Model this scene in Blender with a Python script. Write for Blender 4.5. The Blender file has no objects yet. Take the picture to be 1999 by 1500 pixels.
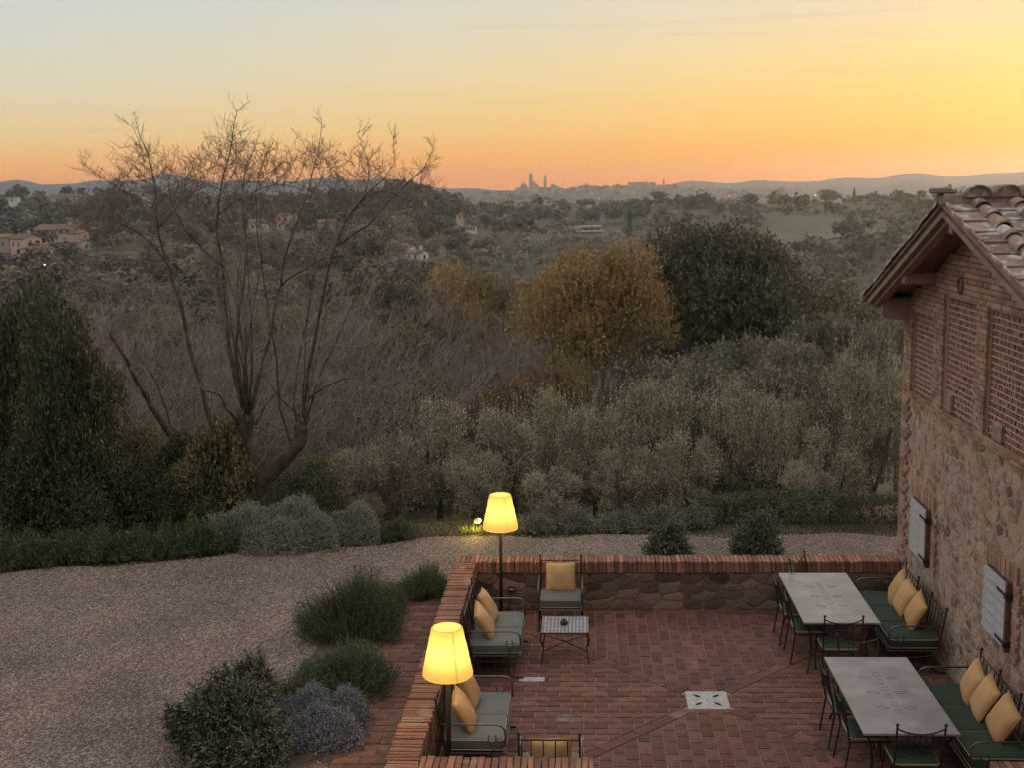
import bpy, math, random
import numpy as np
from mathutils import Matrix, Vector

PI = math.pi
R = math.radians
sc = bpy.context.scene
col = sc.collection
random.seed(11)
rng = np.random.default_rng(11)

# ------------------------------------------------------------------ camera
CAM = Vector((0.0, 0.0, 6.4))          # a first-floor window, 6.4 m above the terrace paving
F = 2300.0                             # focal length in pixels of the 1999 px wide photograph
CAMROT = Matrix.Rotation(R(3.593), 4, 'Z') @ Matrix.Rotation(PI/2 - R(9.164), 4, 'X') @ Matrix.Rotation(-R(1.2), 4, 'Z')
cd = bpy.data.cameras.new('camera')
cd.sensor_fit = 'HORIZONTAL'; cd.sensor_width = 36.0; cd.lens = F/1999*36
cd.clip_start = 0.05; cd.clip_end = 60000
cam = bpy.data.objects.new('camera', cd); col.objects.link(cam)
cam.matrix_world = Matrix.Translation(CAM) @ CAMROT
sc.camera = cam

# ------------------------------------------------------------------ sky, sun, exposure
SUN_AZ, SUN_EL = 30.0, 2.6             # degrees: to the right of the view, just above the hills
w = bpy.data.worlds.new('World'); sc.world = w; w.use_nodes = True
nt = w.node_tree; nt.nodes.clear()
def N(t, **k):
    n = nt.nodes.new(t)
    for a, b in k.items(): setattr(n, a, b)
    return n
def ramp(stops, scale):
    r = N('ShaderNodeValToRGB'); e = r.color_ramp.elements
    while len(e) < len(stops): e.new(0.5)
    for i, (p, c) in enumerate(stops):
        e[i].position = p/scale; e[i].color = (*c, 1)
    return r
tc = N('ShaderNodeTexCoord'); sep = N('ShaderNodeSeparateXYZ'); nt.links.new(tc.outputs['Generated'], sep.inputs[0])
def M(op, a, b=None, c=None):
    m = N('ShaderNodeMath', operation=op)
    for i, x in enumerate((a, b, c)):
        if x is None: continue
        if isinstance(x, (int, float)): m.inputs[i].default_value = x
        else: nt.links.new(x, m.inputs[i])
    return m.outputs[0]
elev = M('MULTIPLY', M('ARCSINE', sep.outputs['Z']), 180/PI)
fac = M('MAXIMUM', M('DIVIDE', elev, 90.0), 0.0)
fac = M('POWER', fac, 0.5)             # more room in the ramp near the horizon
def q(deg): return math.sqrt(max(deg, 0)/90)
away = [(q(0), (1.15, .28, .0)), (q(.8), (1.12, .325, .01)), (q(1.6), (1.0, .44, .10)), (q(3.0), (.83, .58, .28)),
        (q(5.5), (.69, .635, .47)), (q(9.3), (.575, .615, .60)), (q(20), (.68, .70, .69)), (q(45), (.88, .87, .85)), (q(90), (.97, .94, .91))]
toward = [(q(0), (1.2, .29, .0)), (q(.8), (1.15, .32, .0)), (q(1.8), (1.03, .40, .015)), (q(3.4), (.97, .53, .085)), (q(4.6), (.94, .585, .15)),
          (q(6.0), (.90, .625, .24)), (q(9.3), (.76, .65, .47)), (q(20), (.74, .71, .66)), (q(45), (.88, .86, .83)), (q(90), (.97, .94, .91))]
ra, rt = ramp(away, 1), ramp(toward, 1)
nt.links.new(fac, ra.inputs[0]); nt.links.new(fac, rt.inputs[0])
sx, sy = math.sin(R(SUN_AZ)), math.cos(R(SUN_AZ))
hor = M('SQRT', M('ADD', M('MULTIPLY', sep.outputs['X'], sep.outputs['X']), M('MULTIPLY', sep.outputs['Y'], sep.outputs['Y'])))
dot = M('DIVIDE', M('ADD', M('MULTIPLY', sep.outputs['X'], sx), M('MULTIPLY', sep.outputs['Y'], sy)), M('MAXIMUM', hor, 1e-4))
ang = M('MULTIPLY', M('ARCCOSINE', M('MINIMUM', M('MAXIMUM', dot, -1.0), 1.0)), 180/PI)
mr = N('ShaderNodeMapRange', interpolation_type='SMOOTHSTEP')
nt.links.new(ang, mr.inputs['Value']); mr.inputs['From Min'].default_value = 64; mr.inputs['From Max'].default_value = 2
mx = N('ShaderNodeMix', data_type='RGBA')
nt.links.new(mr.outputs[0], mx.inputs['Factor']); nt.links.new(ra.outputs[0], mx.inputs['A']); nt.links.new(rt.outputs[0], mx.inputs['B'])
# thin streaks of high cloud, barely there
mapn = N('ShaderNodeMapping'); mapn.inputs['Scale'].default_value = (2.2, 2.2, 90); nt.links.new(tc.outputs['Generated'], mapn.inputs[0])
ns = N('ShaderNodeTexNoise'); ns.inputs['Scale'].default_value = 1.6; ns.inputs['Detail'].default_value = 5; nt.links.new(mapn.outputs[0], ns.inputs['Vector'])
mr2 = N('ShaderNodeMapRange'); nt.links.new(ns.outputs[0], mr2.inputs['Value'])
mr2.inputs['From Min'].default_value = .60; mr2.inputs['From Max'].default_value = .8; mr2.inputs['To Min'].default_value = 1.0; mr2.inputs['To Max'].default_value = .90
mul = N('ShaderNodeMix', data_type='RGBA', blend_type='MULTIPLY'); mul.inputs['Factor'].default_value = 1
nt.links.new(mx.outputs['Result'], mul.inputs['A'])
cmb = N('ShaderNodeCombineColor'); [nt.links.new(mr2.outputs[0], cmb.inputs[i]) for i in range(3)]
nt.links.new(cmb.outputs[0], mul.inputs['B'])
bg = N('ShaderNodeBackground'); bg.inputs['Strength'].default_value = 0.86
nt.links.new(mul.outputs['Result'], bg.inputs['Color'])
sky = N('ShaderNodeTexSky', sky_type='NISHITA'); sky.sun_disc = False
sky.sun_elevation = R(SUN_EL); sky.sun_rotation = R(SUN_AZ); sky.altitude = 300; sky.dust_density = 2.0
bg2 = N('ShaderNodeBackground'); bg2.inputs['Strength'].default_value = 0.012
nt.links.new(sky.outputs[0], bg2.inputs['Color'])
add = N('ShaderNodeAddShader'); out = N('ShaderNodeOutputWorld')
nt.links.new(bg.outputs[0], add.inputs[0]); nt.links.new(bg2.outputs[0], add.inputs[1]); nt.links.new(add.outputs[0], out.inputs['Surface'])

sl = bpy.data.lights.new('sun', 'SUN'); sl.energy = 1.1; sl.angle = R(12); sl.color = (1, .60, .32)
so = bpy.data.objects.new('sun', sl); col.objects.link(so)
sdir = Vector((math.sin(R(SUN_AZ))*math.cos(R(SUN_EL)), math.cos(R(SUN_AZ))*math.cos(R(SUN_EL)), math.sin(R(SUN_EL))))
so.rotation_euler = (-sdir).to_track_quat('-Z', 'Y').to_euler(); so.location = (30, 40, 30)

vs = sc.view_settings; vs.view_transform = 'Standard'; vs.look = 'None'; vs.exposure = 0.28; vs.gamma = 1
sc.render.engine = 'CYCLES'
cy = sc.cycles
cy.max_bounces = 5; cy.diffuse_bounces = 3; cy.glossy_bounces = 2; cy.transmission_bounces = 3; cy.volume_bounces = 0; cy.transparent_max_bounces = 6
cy.use_denoising = True; cy.sample_clamp_indirect = 4; cy.caustics_reflective = False; cy.caustics_refractive = False
cy.use_adaptive_sampling = True; cy.adaptive_threshold = 0.018

# ------------------------------------------------------------------ helpers
def P(u, v, y):
    """the point of the place seen at photograph pixel (u, v) that stands y metres down the terrace axis"""
    d = CAMROT.to_3x3() @ Vector((u-999.5, 750-v, -F))
    return CAM + d*(y/d.y)

def finish(me, name, mat, parent, smooth):
    if mat is not None: me.materials.append(mat)
    if smooth and len(me.polygons): me.polygons.foreach_set('use_smooth', np.ones(len(me.polygons), bool))
    o = bpy.data.objects.new(name, me); col.objects.link(o); o.parent = parent
    return o
def mesh_quads(name, V):
    """V (n,4,3): n separate quads"""
    n = len(V); me = bpy.data.meshes.new(name)
    me.vertices.add(n*4); me.vertices.foreach_set('co', np.ascontiguousarray(V, np.float32).ravel())
    me.loops.add(n*4); me.loops.foreach_set('vertex_index', np.arange(n*4, dtype=np.int32))
    me.polygons.add(n); me.polygons.foreach_set('loop_start', np.arange(0, n*4, 4, dtype=np.int32))
    me.update(calc_edges=True); return me
def mesh_grid(name, X, Y, Z):
    a, b = X.shape; me = bpy.data.meshes.new(name)
    V = np.stack([X, Y, Z], -1).reshape(-1, 3)
    i = np.arange(a-1)[:, None]*b + np.arange(b-1)[None, :]
    Q = np.stack([i, i+1, i+b+1, i+b], -1).reshape(-1, 4)
    me.vertices.add(len(V)); me.vertices.foreach_set('co', V.astype(np.float32).ravel())
    me.loops.add(Q.size); me.loops.foreach_set('vertex_index', Q.ravel().astype(np.int32))
    me.polygons.add(len(Q)); me.polygons.foreach_set('loop_start', np.arange(0, Q.size, 4, dtype=np.int32))
    me.update(calc_edges=True); return me

class MB:
    def __init__(s): s.v = []; s.f = []
    def add(s, vs, fs):
        o = len(s.v); s.v += [(float(p[0]), float(p[1]), float(p[2])) for p in vs]; s.f += [tuple(i+o for i in f) for f in fs]; return s
    def box(s, x0, x1, y0, y1, z0, z1):
        return s.add([(x0,y0,z0),(x1,y0,z0),(x1,y1,z0),(x0,y1,z0),(x0,y0,z1),(x1,y0,z1),(x1,y1,z1),(x0,y1,z1)],
                     [(0,3,2,1),(4,5,6,7),(0,1,5,4),(1,2,6,5),(2,3,7,6),(3,0,4,7)])
    def cbox(s, x0, x1, y0, y1, z0, z1, c=.004):
        """box with chamfered edges on all sides"""
        vs = []; 
        for z, i in ((z0, c), (z0+c, 0), (z1-c, 0), (z1, c)):
            vs += [(x0+i,y0+i,z),(x1-i,y0+i,z),(x1-i,y1-i,z),(x0+i,y1-i,z)]
        fs = [(3,2,1,0),(12,13,14,15)]
        for k in range(3):
            for j in range(4):
                a = k*4+j; b = k*4+(j+1) % 4; fs.append((a, b, b+4, a+4))
        return s.add(vs, fs)
    def tube(s, pts, r, n=6, closed=False):
        pts = [Vector(p) for p in pts]; m = len(pts)
        rs = r if isinstance(r, (list, tuple)) else [r]*m
        vs = []; up = None
        for i, p in enumerate(pts):
            if closed: t = pts[(i+1) % m]-pts[i-1]
            else: t = pts[min(i+1, m-1)]-pts[max(i-1, 0)]
            if t.length < 1e-9: t = Vector((0, 0, 1))
            t.normalize()
            if up is None: up = Vector((0, 0, 1)) if abs(t.z) < .9 else Vector((1, 0, 0))
            a = t.cross(up)
            if a.length < 1e-6: a = t.orthogonal()
            a.normalize(); b = a.cross(t).normalized(); up = b
            for k in range(n):
                th = 2*PI*k/n; vs.append(p+(a*math.cos(th)+b*math.sin(th))*rs[i])
        fs = []
        for i in range(m if closed else m-1):
            for k in range(n):
                a0 = i*n+k; a1 = i*n+(k+1) % n; b0 = ((i+1) % m)*n+k; b1 = ((i+1) % m)*n+(k+1) % n
                fs.append((a0, a1, b1, b0))
        if not closed: fs += [tuple(range(n-1, -1, -1)), tuple(range((m-1)*n, m*n))]
        return s.add(vs, fs)
    def lathe(s, prof, n=24, c=(0, 0, 0), cap=True):
        vs = [(c[0]+r*math.cos(2*PI*k/n), c[1]+r*math.sin(2*PI*k/n), c[2]+z) for r, z in prof for k in range(n)]
        fs = [(i*n+k, i*n+(k+1) % n, (i+1)*n+(k+1) % n, (i+1)*n+k) for i in range(len(prof)-1) for k in range(n)]
        if cap: fs += [tuple(range(n-1, -1, -1)), tuple(range((len(prof)-1)*n, len(prof)*n))]
        return s.add(vs, fs)
    def ball(s, c, r, n=8, m=5):
        return s.lathe([(max(r*math.sin(PI*i/m), r*.02), -r*math.cos(PI*i/m)) for i in range(m+1)], n, c)
    def piece(s, poly, h, inset, put, bulge=0.0, z0=0.0):
        """a laid piece: 2-D outline poly (counter-clockwise), height h, chamfered top; put maps (a, b, height) to a point"""
        n = len(poly); cx = sum(p[0] for p in poly)/n; cy_ = sum(p[1] for p in poly)/n
        def sh(p, d):
            l = math.hypot(p[0]-cx, p[1]-cy_) or 1; k = max(0, 1-d/l); return (cx+(p[0]-cx)*k, cy_+(p[1]-cy_)*k)
        vs = [put(p[0], p[1], z0) for p in poly]+[put(*p, h-inset*.6) for p in poly]+[put(*sh(p, inset), h) for p in poly]
        fs = [(k+r*n, (k+1) % n+r*n, (k+1) % n+(r+1)*n, k+(r+1)*n) for r in range(2) for k in range(n)]
        if bulge:
            vs.append(put(cx, cy_, h+bulge)); fs += [(2*n+k, 2*n+(k+1) % n, 3*n) for k in range(n)]
        else: fs.append(tuple(range(2*n, 3*n)))
        return s.add(vs, fs)
    def mesh(s, name):
        me = bpy.data.meshes.new(name); me.from_pydata(s.v, [], s.f); me.update(); return me
    def build(s, name, mat, parent=None, smooth=False):
        return finish(s.mesh(name), name, mat, parent, smooth)

def tag(o, label=None, cat=None, group=None, kind=None):
    if label: o['label'] = label
    if cat: o['category'] = cat
    if group: o['group'] = group
    if kind: o['kind'] = kind
    return o
def empty(name, loc, rz=0.0, label=None, cat=None, group=None):
    o = bpy.data.objects.new(name, None); o.empty_display_size = .2; col.objects.link(o)
    o.location = loc; o.rotation_euler = (0, 0, rz); return tag(o, label, cat, group)
def copy_tree(o, parent=None):
    c = o.copy(); col.objects.link(c); c.parent = parent
    for ch in list(o.children): copy_tree(ch, c)
    return c
def place(proto, first, loc, rz, label, group=None, scale=None):
    o = proto if first else copy_tree(proto)
    o.location = loc; o.rotation_euler = (0, 0, rz); o['label'] = label
    if group: o['group'] = group
    if scale: o.scale = scale
    return o

# ------------------------------------------------------------------ materials
def mat(name, c1, c2=None, scale=6.0, rough=.8, bump=0.0, bscale=None, rand=0.0, metal=0.0, spec=.3, detail=5, mid=.5, translucent=0.0, stain=None, coords='Object'):
    """c1/c2 mixed by noise; rand: each object or loose piece shifts its own tone"""
    m = bpy.data.materials.new(name); m.use_nodes = True; t = m.node_tree; b = t.nodes['Principled BSDF']
    L = t.links.new
    b.inputs['Roughness'].default_value = rough; b.inputs['Metallic'].default_value = metal; b.inputs['Specular IOR Level'].default_value = spec
    c2 = c2 or c1
    tcn = t.nodes.new('ShaderNodeTexCoord'); no = t.nodes.new('ShaderNodeTexNoise')
    no.inputs['Scale'].default_value = scale; no.inputs['Detail'].default_value = detail; L(tcn.outputs[coords], no.inputs['Vector'])
    rp = t.nodes.new('ShaderNodeMapRange'); rp.inputs['From Min'].default_value = mid-.16; rp.inputs['From Max'].default_value = mid+.16
    L(no.outputs[0], rp.inputs['Value'])
    mxn = t.nodes.new('ShaderNodeMix'); mxn.data_type = 'RGBA'; mxn.inputs['A'].default_value = (*c1, 1); mxn.inputs['B'].default_value = (*c2, 1)
    colr = mxn.outputs['Result']
    if rand:
        oi = t.nodes.new('ShaderNodeObjectInfo'); ge = t.nodes.new('ShaderNodeNewGeometry')
        ad = t.nodes.new('ShaderNodeMath'); ad.operation = 'ADD'; L(oi.outputs['Random'], ad.inputs[0]); L(ge.outputs['Random Per Island'], ad.inputs[1])
        fr = t.nodes.new('ShaderNodeMath'); fr.operation = 'FRACT'; L(ad.outputs[0], fr.inputs[0])
        # random shifts the mix and the brightness
        a2 = t.nodes.new('ShaderNodeMath'); a2.operation = 'MULTIPLY_ADD'; L(fr.outputs[0], a2.inputs[0]); a2.inputs[1].default_value = 1.0; a2.inputs[2].default_value = -.5
        a3 = t.nodes.new('ShaderNodeMath'); a3.operation = 'MULTIPLY_ADD'; L(a2.outputs[0], a3.inputs[0]); a3.inputs[1].default_value = rand*1.6; L(rp.outputs[0], a3.inputs[2]); a3.use_clamp = True
        L(a3.outputs[0], mxn.inputs['Factor'])
        hs = t.nodes.new('ShaderNodeHueSaturation'); L(colr, hs.inputs['Color'])
        wn = t.nodes.new('ShaderNodeTexWhiteNoise'); wn.noise_dimensions = '1D'; L(fr.outputs[0], wn.inputs['W'])
        va = t.nodes.new('ShaderNodeMapRange'); L(wn.outputs['Value'], va.inputs['Value']); va.inputs['To Min'].default_value = 1-rand*.55; va.inputs['To Max'].default_value = 1+rand*.55
        L(va.outputs[0], hs.inputs['Value']); colr = hs.outputs['Color']
    else: L(rp.outputs[0], mxn.inputs['Factor'])
    if stain:
        sc_, scol, lo, hi = stain
        n2 = t.nodes.new('ShaderNodeTexNoise'); n2.inputs['Scale'].default_value = sc_; n2.inputs['Detail'].default_value = 6
        ge2 = t.nodes.new('ShaderNodeNewGeometry'); L(ge2.outputs['Position'], n2.inputs['Vector'])
        r2 = t.nodes.new('ShaderNodeMapRange'); r2.inputs['From Min'].default_value = lo; r2.inputs['From Max'].default_value = hi; L(n2.outputs[0], r2.inputs['Value'])
        m2 = t.nodes.new('ShaderNodeMix'); m2.data_type = 'RGBA'; L(r2.outputs[0], m2.inputs['Factor']); L(colr, m2.inputs['A']); m2.inputs['B'].default_value = (*scol, 1)
        colr = m2.outputs['Result']
    L(colr, b.inputs['Base Color'])
    if bump:
        bn = t.nodes.new('ShaderNodeBump'); bn.inputs['Strength'].default_value = min(1, bump); bn.inputs['Distance'].default_value = .02*max(1, bump)
        n3 = t.nodes.new('ShaderNodeTexNoise'); n3.inputs['Scale'].default_value = bscale or scale*4; n3.inputs['Detail'].default_value = 6; L(tcn.outputs[coords], n3.inputs['Vector'])
        L(n3.outputs[0], bn.inputs['Height']); L(bn.outputs[0], b.inputs['Normal'])
    if translucent:
        tr = t.nodes.new('ShaderNodeBsdfTranslucent'); L(colr, tr.inputs['Color'])
        ms = t.nodes.new('ShaderNodeMixShader'); ms.inputs[0].default_value = translucent
        L(b.outputs[0], ms.inputs[1]); L(tr.outputs[0], ms.inputs[2]); L(ms.outputs[0], t.nodes['Material Output'].inputs['Surface'])
    return m
def leafmat(name, c1, c2, rough=.55, tr=.25, rand=.8, scale=.8):
    return mat(name, c1, c2, scale=scale, rough=rough, rand=rand, translucent=tr, spec=.25, detail=2)
def emit(name, c, s):
    m = bpy.data.materials.new(name); m.use_nodes = True; b = m.node_tree.nodes['Principled BSDF']
    b.inputs['Base Color'].default_value = (*c, 1); b.inputs['Emission Color'].default_value = (*c, 1); b.inputs['Emission Strength'].default_value = s
    return m

# ------------------------------------------------------------------ plant geometry (numpy)
def unit(a): return a/np.maximum(np.linalg.norm(a, axis=-1, keepdims=True), 1e-9)
def rdir(n): return unit(rng.normal(size=(n, 3)))
def leaf_quads(pos, d, nrm, ln, wd):
    """rhombic leaves: pos base (n,3), d direction, nrm face normal hint"""
    side = unit(np.cross(d, nrm)); ln = np.asarray(ln).reshape(-1, 1); wd = np.asarray(wd).reshape(-1, 1)
    mid = pos+d*ln*.45+np.cross(side, d)*ln*.06
    return np.stack([pos, mid+side*wd*.5, pos+d*ln, mid-side*wd*.5], 1)
def shoots(base, dirs, L, k, ll, lw, spread=.8, bend=.0, t0=.15):
    """leafy shoots: k leaves set along every shoot"""
    n = len(base); L = np.broadcast_to(np.asarray(L, float), (n,)); t = np.linspace(t0, 1, k)[None, :]+rng.uniform(-.5, .5, (n, k))/k
    g = np.zeros((n, k, 3)); g[..., 2] = bend*t**2*L[:, None]
    pos = base[:, None, :]+dirs[:, None, :]*(L[:, None]*t)[..., None]+g
    pos = pos.reshape(-1, 3); d = np.repeat(dirs, k, 0); m = n*k
    perp = unit(np.cross(d, rdir(m))); ld = unit(d*(1-spread*.55)+perp*spread+rng.normal(size=(m, 3))*.15)
    s = rng.uniform(.7, 1.25, m)
    return leaf_quads(pos, ld, rdir(m)+np.array([0, 0, .6]), ll*s, lw*s)
def lobe_points(lobes, n, lo=.72, up=.25):
    """points in the outer shell of a crown made of lobes (x,y,z,rx,ry,rz); returns points and outward directions"""
    lobes = np.asarray(lobes, float); wgt = (lobes[:, 3]*lobes[:, 4]+lobes[:, 4]*lobes[:, 5]); idx = rng.choice(len(lobes), n, p=wgt/wgt.sum())
    d = rdir(n); d[:, 2] = np.where(d[:, 2] < -.55, -d[:, 2], d[:, 2]); d = unit(d)
    rad = rng.uniform(lo, 1.0, n)[:, None]
    p = lobes[idx, :3]+d*lobes[idx, 3:]*rad
    o = unit(d/lobes[idx, 3:]+0); o[:, 2] += up
    return p, unit(o+rng.normal(size=(n, 3))*.25)
def rand_lobes(n, W, H, z0, lr=(.28, .45), flat=1.0):
    """a heap of lobes inside an egg of width W, height H standing at z0"""
    L = []
    for i in range(n):
        d = rdir(1)[0]; rr = rng.uniform(.35, .75)
        r = rng.uniform(*lr)
        x, y, z = d*rr
        zc = z0+H*.5+z*H*.5*.8; k = 1-.25*abs(z)
        L.append((x*W*.5*k, y*W*.5*k, zc, r*W*.5, r*W*.5, r*H*.5*flat))
    L.append((0, 0, z0+H*.5, W*.3, W*.3, H*.34)); return L
def rotz(V, a):
    c, s = math.cos(a), math.sin(a); X = V[..., 0]*c-V[..., 1]*s; Y = V[..., 0]*s+V[..., 1]*c
    return np.stack([X, Y, V[..., 2]], -1)
def limbs(mb, z_top, spread, r0, n=5, trunk=.35, lean=(0, 0)):
    """tapered trunk with limbs rising into the crown"""
    zt = z_top*trunk; a0 = random.uniform(0, 6)
    mb.tube([(0, 0, -.4), (lean[0]*.3, lean[1]*.3, zt*.45), (lean[0], lean[1], zt)], [r0*1.25, r0, r0*.8], 8)
    for i in range(n):
        a = a0+2*PI*i/n+random.uniform(-.4, .4); s = spread*random.uniform(.5, .95); h = z_top*random.uniform(.72, .95)
        p1 = (lean[0]+math.cos(a)*s*.45, lean[1]+math.sin(a)*s*.45, zt+(h-zt)*.4); p2 = (lean[0]+math.cos(a)*s*.8, lean[1]+math.sin(a)*s*.8, h)
        mb.tube([(lean[0], lean[1], zt*.9), p1, p2], [r0*.6, r0*.35, r0*.12], 6)
        for j in range(2):
            b = a+random.uniform(-1.2, 1.2); mb.tube([p1, (p1[0]+math.cos(b)*s*.35, p1[1]+math.sin(b)*s*.35, p1[2]+(h-p1[2])*.8)], [r0*.28, r0*.08], 5)
    return mb
# ------------------------------------------------------------------ terrain
def sstep(a, b, x): t = np.clip((x-a)/(b-a), 0, 1); return t*t*(3-2*t)
def yedge(x): return np.where(x > -2, 20.1, 20.1+(x+2)*.27)      # far edge of the gravel
QR = [0, 21.4, 26, 40, 60, 100, 150, 220, 300, 400, 500, 650, 800, 1000, 1250, 1700, 2300, 2800, 3300, 4500, 6000, 40000]
QC = [.40, .37, -1.3, -5.0, -9, -18, -27, -36, -40, -37, -31, -20, -12.5, -7, -24, -38, -24, -12, -20, -70, -95, -95]
QL = [.40, .37, -1.0, -4.4, -8, -13.5, -16.5, -16.5, -13, -9.5, -4, -3.5, -2, 0, -10, -38, -24, -18, -20, -70, -95, -95]
def wave(x, y, s, ph=0): return np.sin(x*s+ph)*np.cos(y*s*1.13-ph*1.7)+.5*np.sin(x*s*2.3+y*s*1.7+ph*2.1)
def T(x, y):
    x = np.asarray(x, float); y = np.asarray(y, float)
    r = np.hypot(x, y); az = np.degrees(np.arctan2(x, y))
    qq = np.where(y > 0, y+np.maximum(20.1-yedge(x), 0)*np.clip((60-y)/40, 0, 1), 0)
    qq = np.where(qq > 120, r, qq)
    wl = 1-sstep(-8.6, -4.4, az)
    z = np.interp(qq, QR, QC)*(1-wl)+np.interp(qq, QR, QL)*wl
    z = z+wave(x, y, .02)*np.clip((qq-60)/300, 0, 1)*2.0+wave(x, y, .006, 1.3)*np.clip((qq-300)/900, 0, 1)*3
    def hill(cx, cy, sx_, sy_, h): return h*np.exp(-((x-cx)/sx_)**2-((y-cy)/sy_)**2)
    z = z+hill(-110, 2950, 170, 260, 20)+hill(160, 2980, 170, 260, 28)+hill(430, 2980, 170, 260, 9)+hill(-370, 2900, 150, 260, 11)
    z = z+hill(-395, 900, 90, 160, 9)+hill(-118, 800, 60, 130, 1.5)+hill(52, 860, 40, 90, 3)
    z = z+hill(165, 560, 60, 80, 6)
    yard = (y < yedge(x)-1.0) & (np.abs(x) < 45)
    return np.where(yard, -.9, z)
azs = np.radians(np.concatenate([np.arange(-180, -42, 6), np.arange(-42, 42.01, .45), np.arange(48, 181, 6)]))
rs = np.concatenate([[.5], np.geomspace(3, 17, 8), np.arange(17.4, 30, .45), np.geomspace(30.5, 40000, 190)])
A, RR = np.meshgrid(azs, rs, indexing='ij'); X, Y = RR*np.sin(A), RR*np.cos(A)
m_ground = mat('dry_grass_soil', (.075, .062, .038), (.11, .085, .054), scale=.35, rough=.95, bump=.6, bscale=3, stain=(.012, (.068, .066, .036), .45, .6))
ground = finish(mesh_grid('ground', X, Y, T(X, Y)), 'ground', m_ground, None, True); tag(ground, kind='structure')

# far ranges of hills
def ridge(name, r0, depth, prof, seed, m):
    u = np.linspace(-1500, 3400, 240); zt = np.interp(u, [p[0] for p in prof], [p[1] for p in prof])
    k = np.arange(240); zt = zt+2.0*np.sin(k*.35+seed)+1.2*np.sin(k*.83+seed*2)+.8*np.sin(k*1.9+seed)
    az = np.arctan((u-999.5)/F)-R(3.593); t = np.linspace(0, 1, 14)
    prf = np.interp(t, [0, .35, .6, .8, 1], [0, .35, .78, 1, .8])
    RRm = r0+depth*t[None, :]+45*np.sin(k[:, None]*.5+t[None, :]*7)*(t[None, :] > .05)
    Z = -80+(zt[:, None]*(r0+depth*.8)/(r0)+80)*prf[None, :]
    Z = Z+(6*np.sin(k[:, None]*.9+t[None, :]*11)+4*np.sin(k[:, None]*.37-t[None, :]*17))*(t[None, :] < .78)*(t[None, :] > .02)
    o = finish(mesh_grid(name, RRm*np.sin(az[:, None]), RRm*np.cos(az[:, None]), Z), name, m, None, True); return tag(o, kind='structure')
m_hill = mat('far_hill', (.035, .045, .045), (.05, .055, .05), scale=.004, rough=.95)
ridge('hills', 3400, 520, [(-1500, 55), (0, 63), (200, 69), (350, 74), (450, 63), (700, 62), (760, 57), (850, 38), (1000, 21), (1250, 11), (1400, 11), (3400, 11)], 1.0, m_hill)
ridge('hills', 4050, 720, [(-1500, 28), (300, 28), (800, 33), (900, 24), (1000, 19), (1250, 29), (1400, 33), (1500, 34), (1700, 39), (1850, 40), (2000, 48), (2300, 57), (3400, 48)], 2.7, m_hill)

# fields that stay open between the woods
m_field = mat('pale_winter_field', (.115, .098, .056), (.085, .074, .045), scale=.06, rough=.95, bump=.4, bscale=.8)
m_plough = mat('ploughed_field', (.13, .095, .07), (.10, .075, .055), scale=.05, rough=.95, bump=.4, bscale=.6)
fields = []
def field(outl, m, lift=.5):
    """outl: (azimuth deg, near distance, far distance) stations"""
    a = np.radians(np.linspace(outl[0][0], outl[-1][0], 34)); st = [s[0] for s in outl]
    n_ = np.interp(np.degrees(a), st, [s[1] for s in outl]); f_ = np.interp(np.degrees(a), st, [s[2] for s in outl])
    t = np.linspace(0, 1, 16)[None, :]; r = n_[:, None]+(f_-n_)[:, None]*t
    X, Y = r*np.sin(a)[:, None], r*np.cos(a)[:, None]
    o = finish(mesh_grid('field', X, Y, T(X, Y)+lift), 'field', m, None, True); tag(o, kind='structure'); fields.append((st, [s[1] for s in outl], [s[2] for s in outl]))
def azu(u): return math.degrees(math.atan((u-999.5)/F))-3.593
field([(azu(1480), 690, 720), (azu(1520), 610, 800), (azu(1600), 600, 820), (azu(1680), 640, 760), (azu(1720), 690, 720)], m_field)
field([(azu(1440), 560, 570), (azu(1480), 545, 590), (azu(1545), 560, 575)], m_field)
field([(azu(1180), 490, 520), (azu(1215), 470, 560), (azu(1270), 468, 560), (azu(1330), 480, 510)], m_field)
field([(azu(770), 330, 345), (azu(830), 300, 360), (azu(900), 265, 345), (azu(960), 240, 300), (azu(1020), 235, 255)], m_plough)
field([(azu(810), 352, 366), (azu(870), 352, 364), (azu(905), 346, 352)], m_field, .9)
def in_field(x, y):
    r = np.hypot(x, y); az = np.degrees(np.arctan2(x, y)); k = np.zeros(np.shape(x), bool)
    for st, n_, f_ in fields:
        k |= (az > st[0]) & (az < st[-1]) & (r > np.interp(az, st, n_)-4) & (r < np.interp(az, st, f_)+3)
    return k

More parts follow.
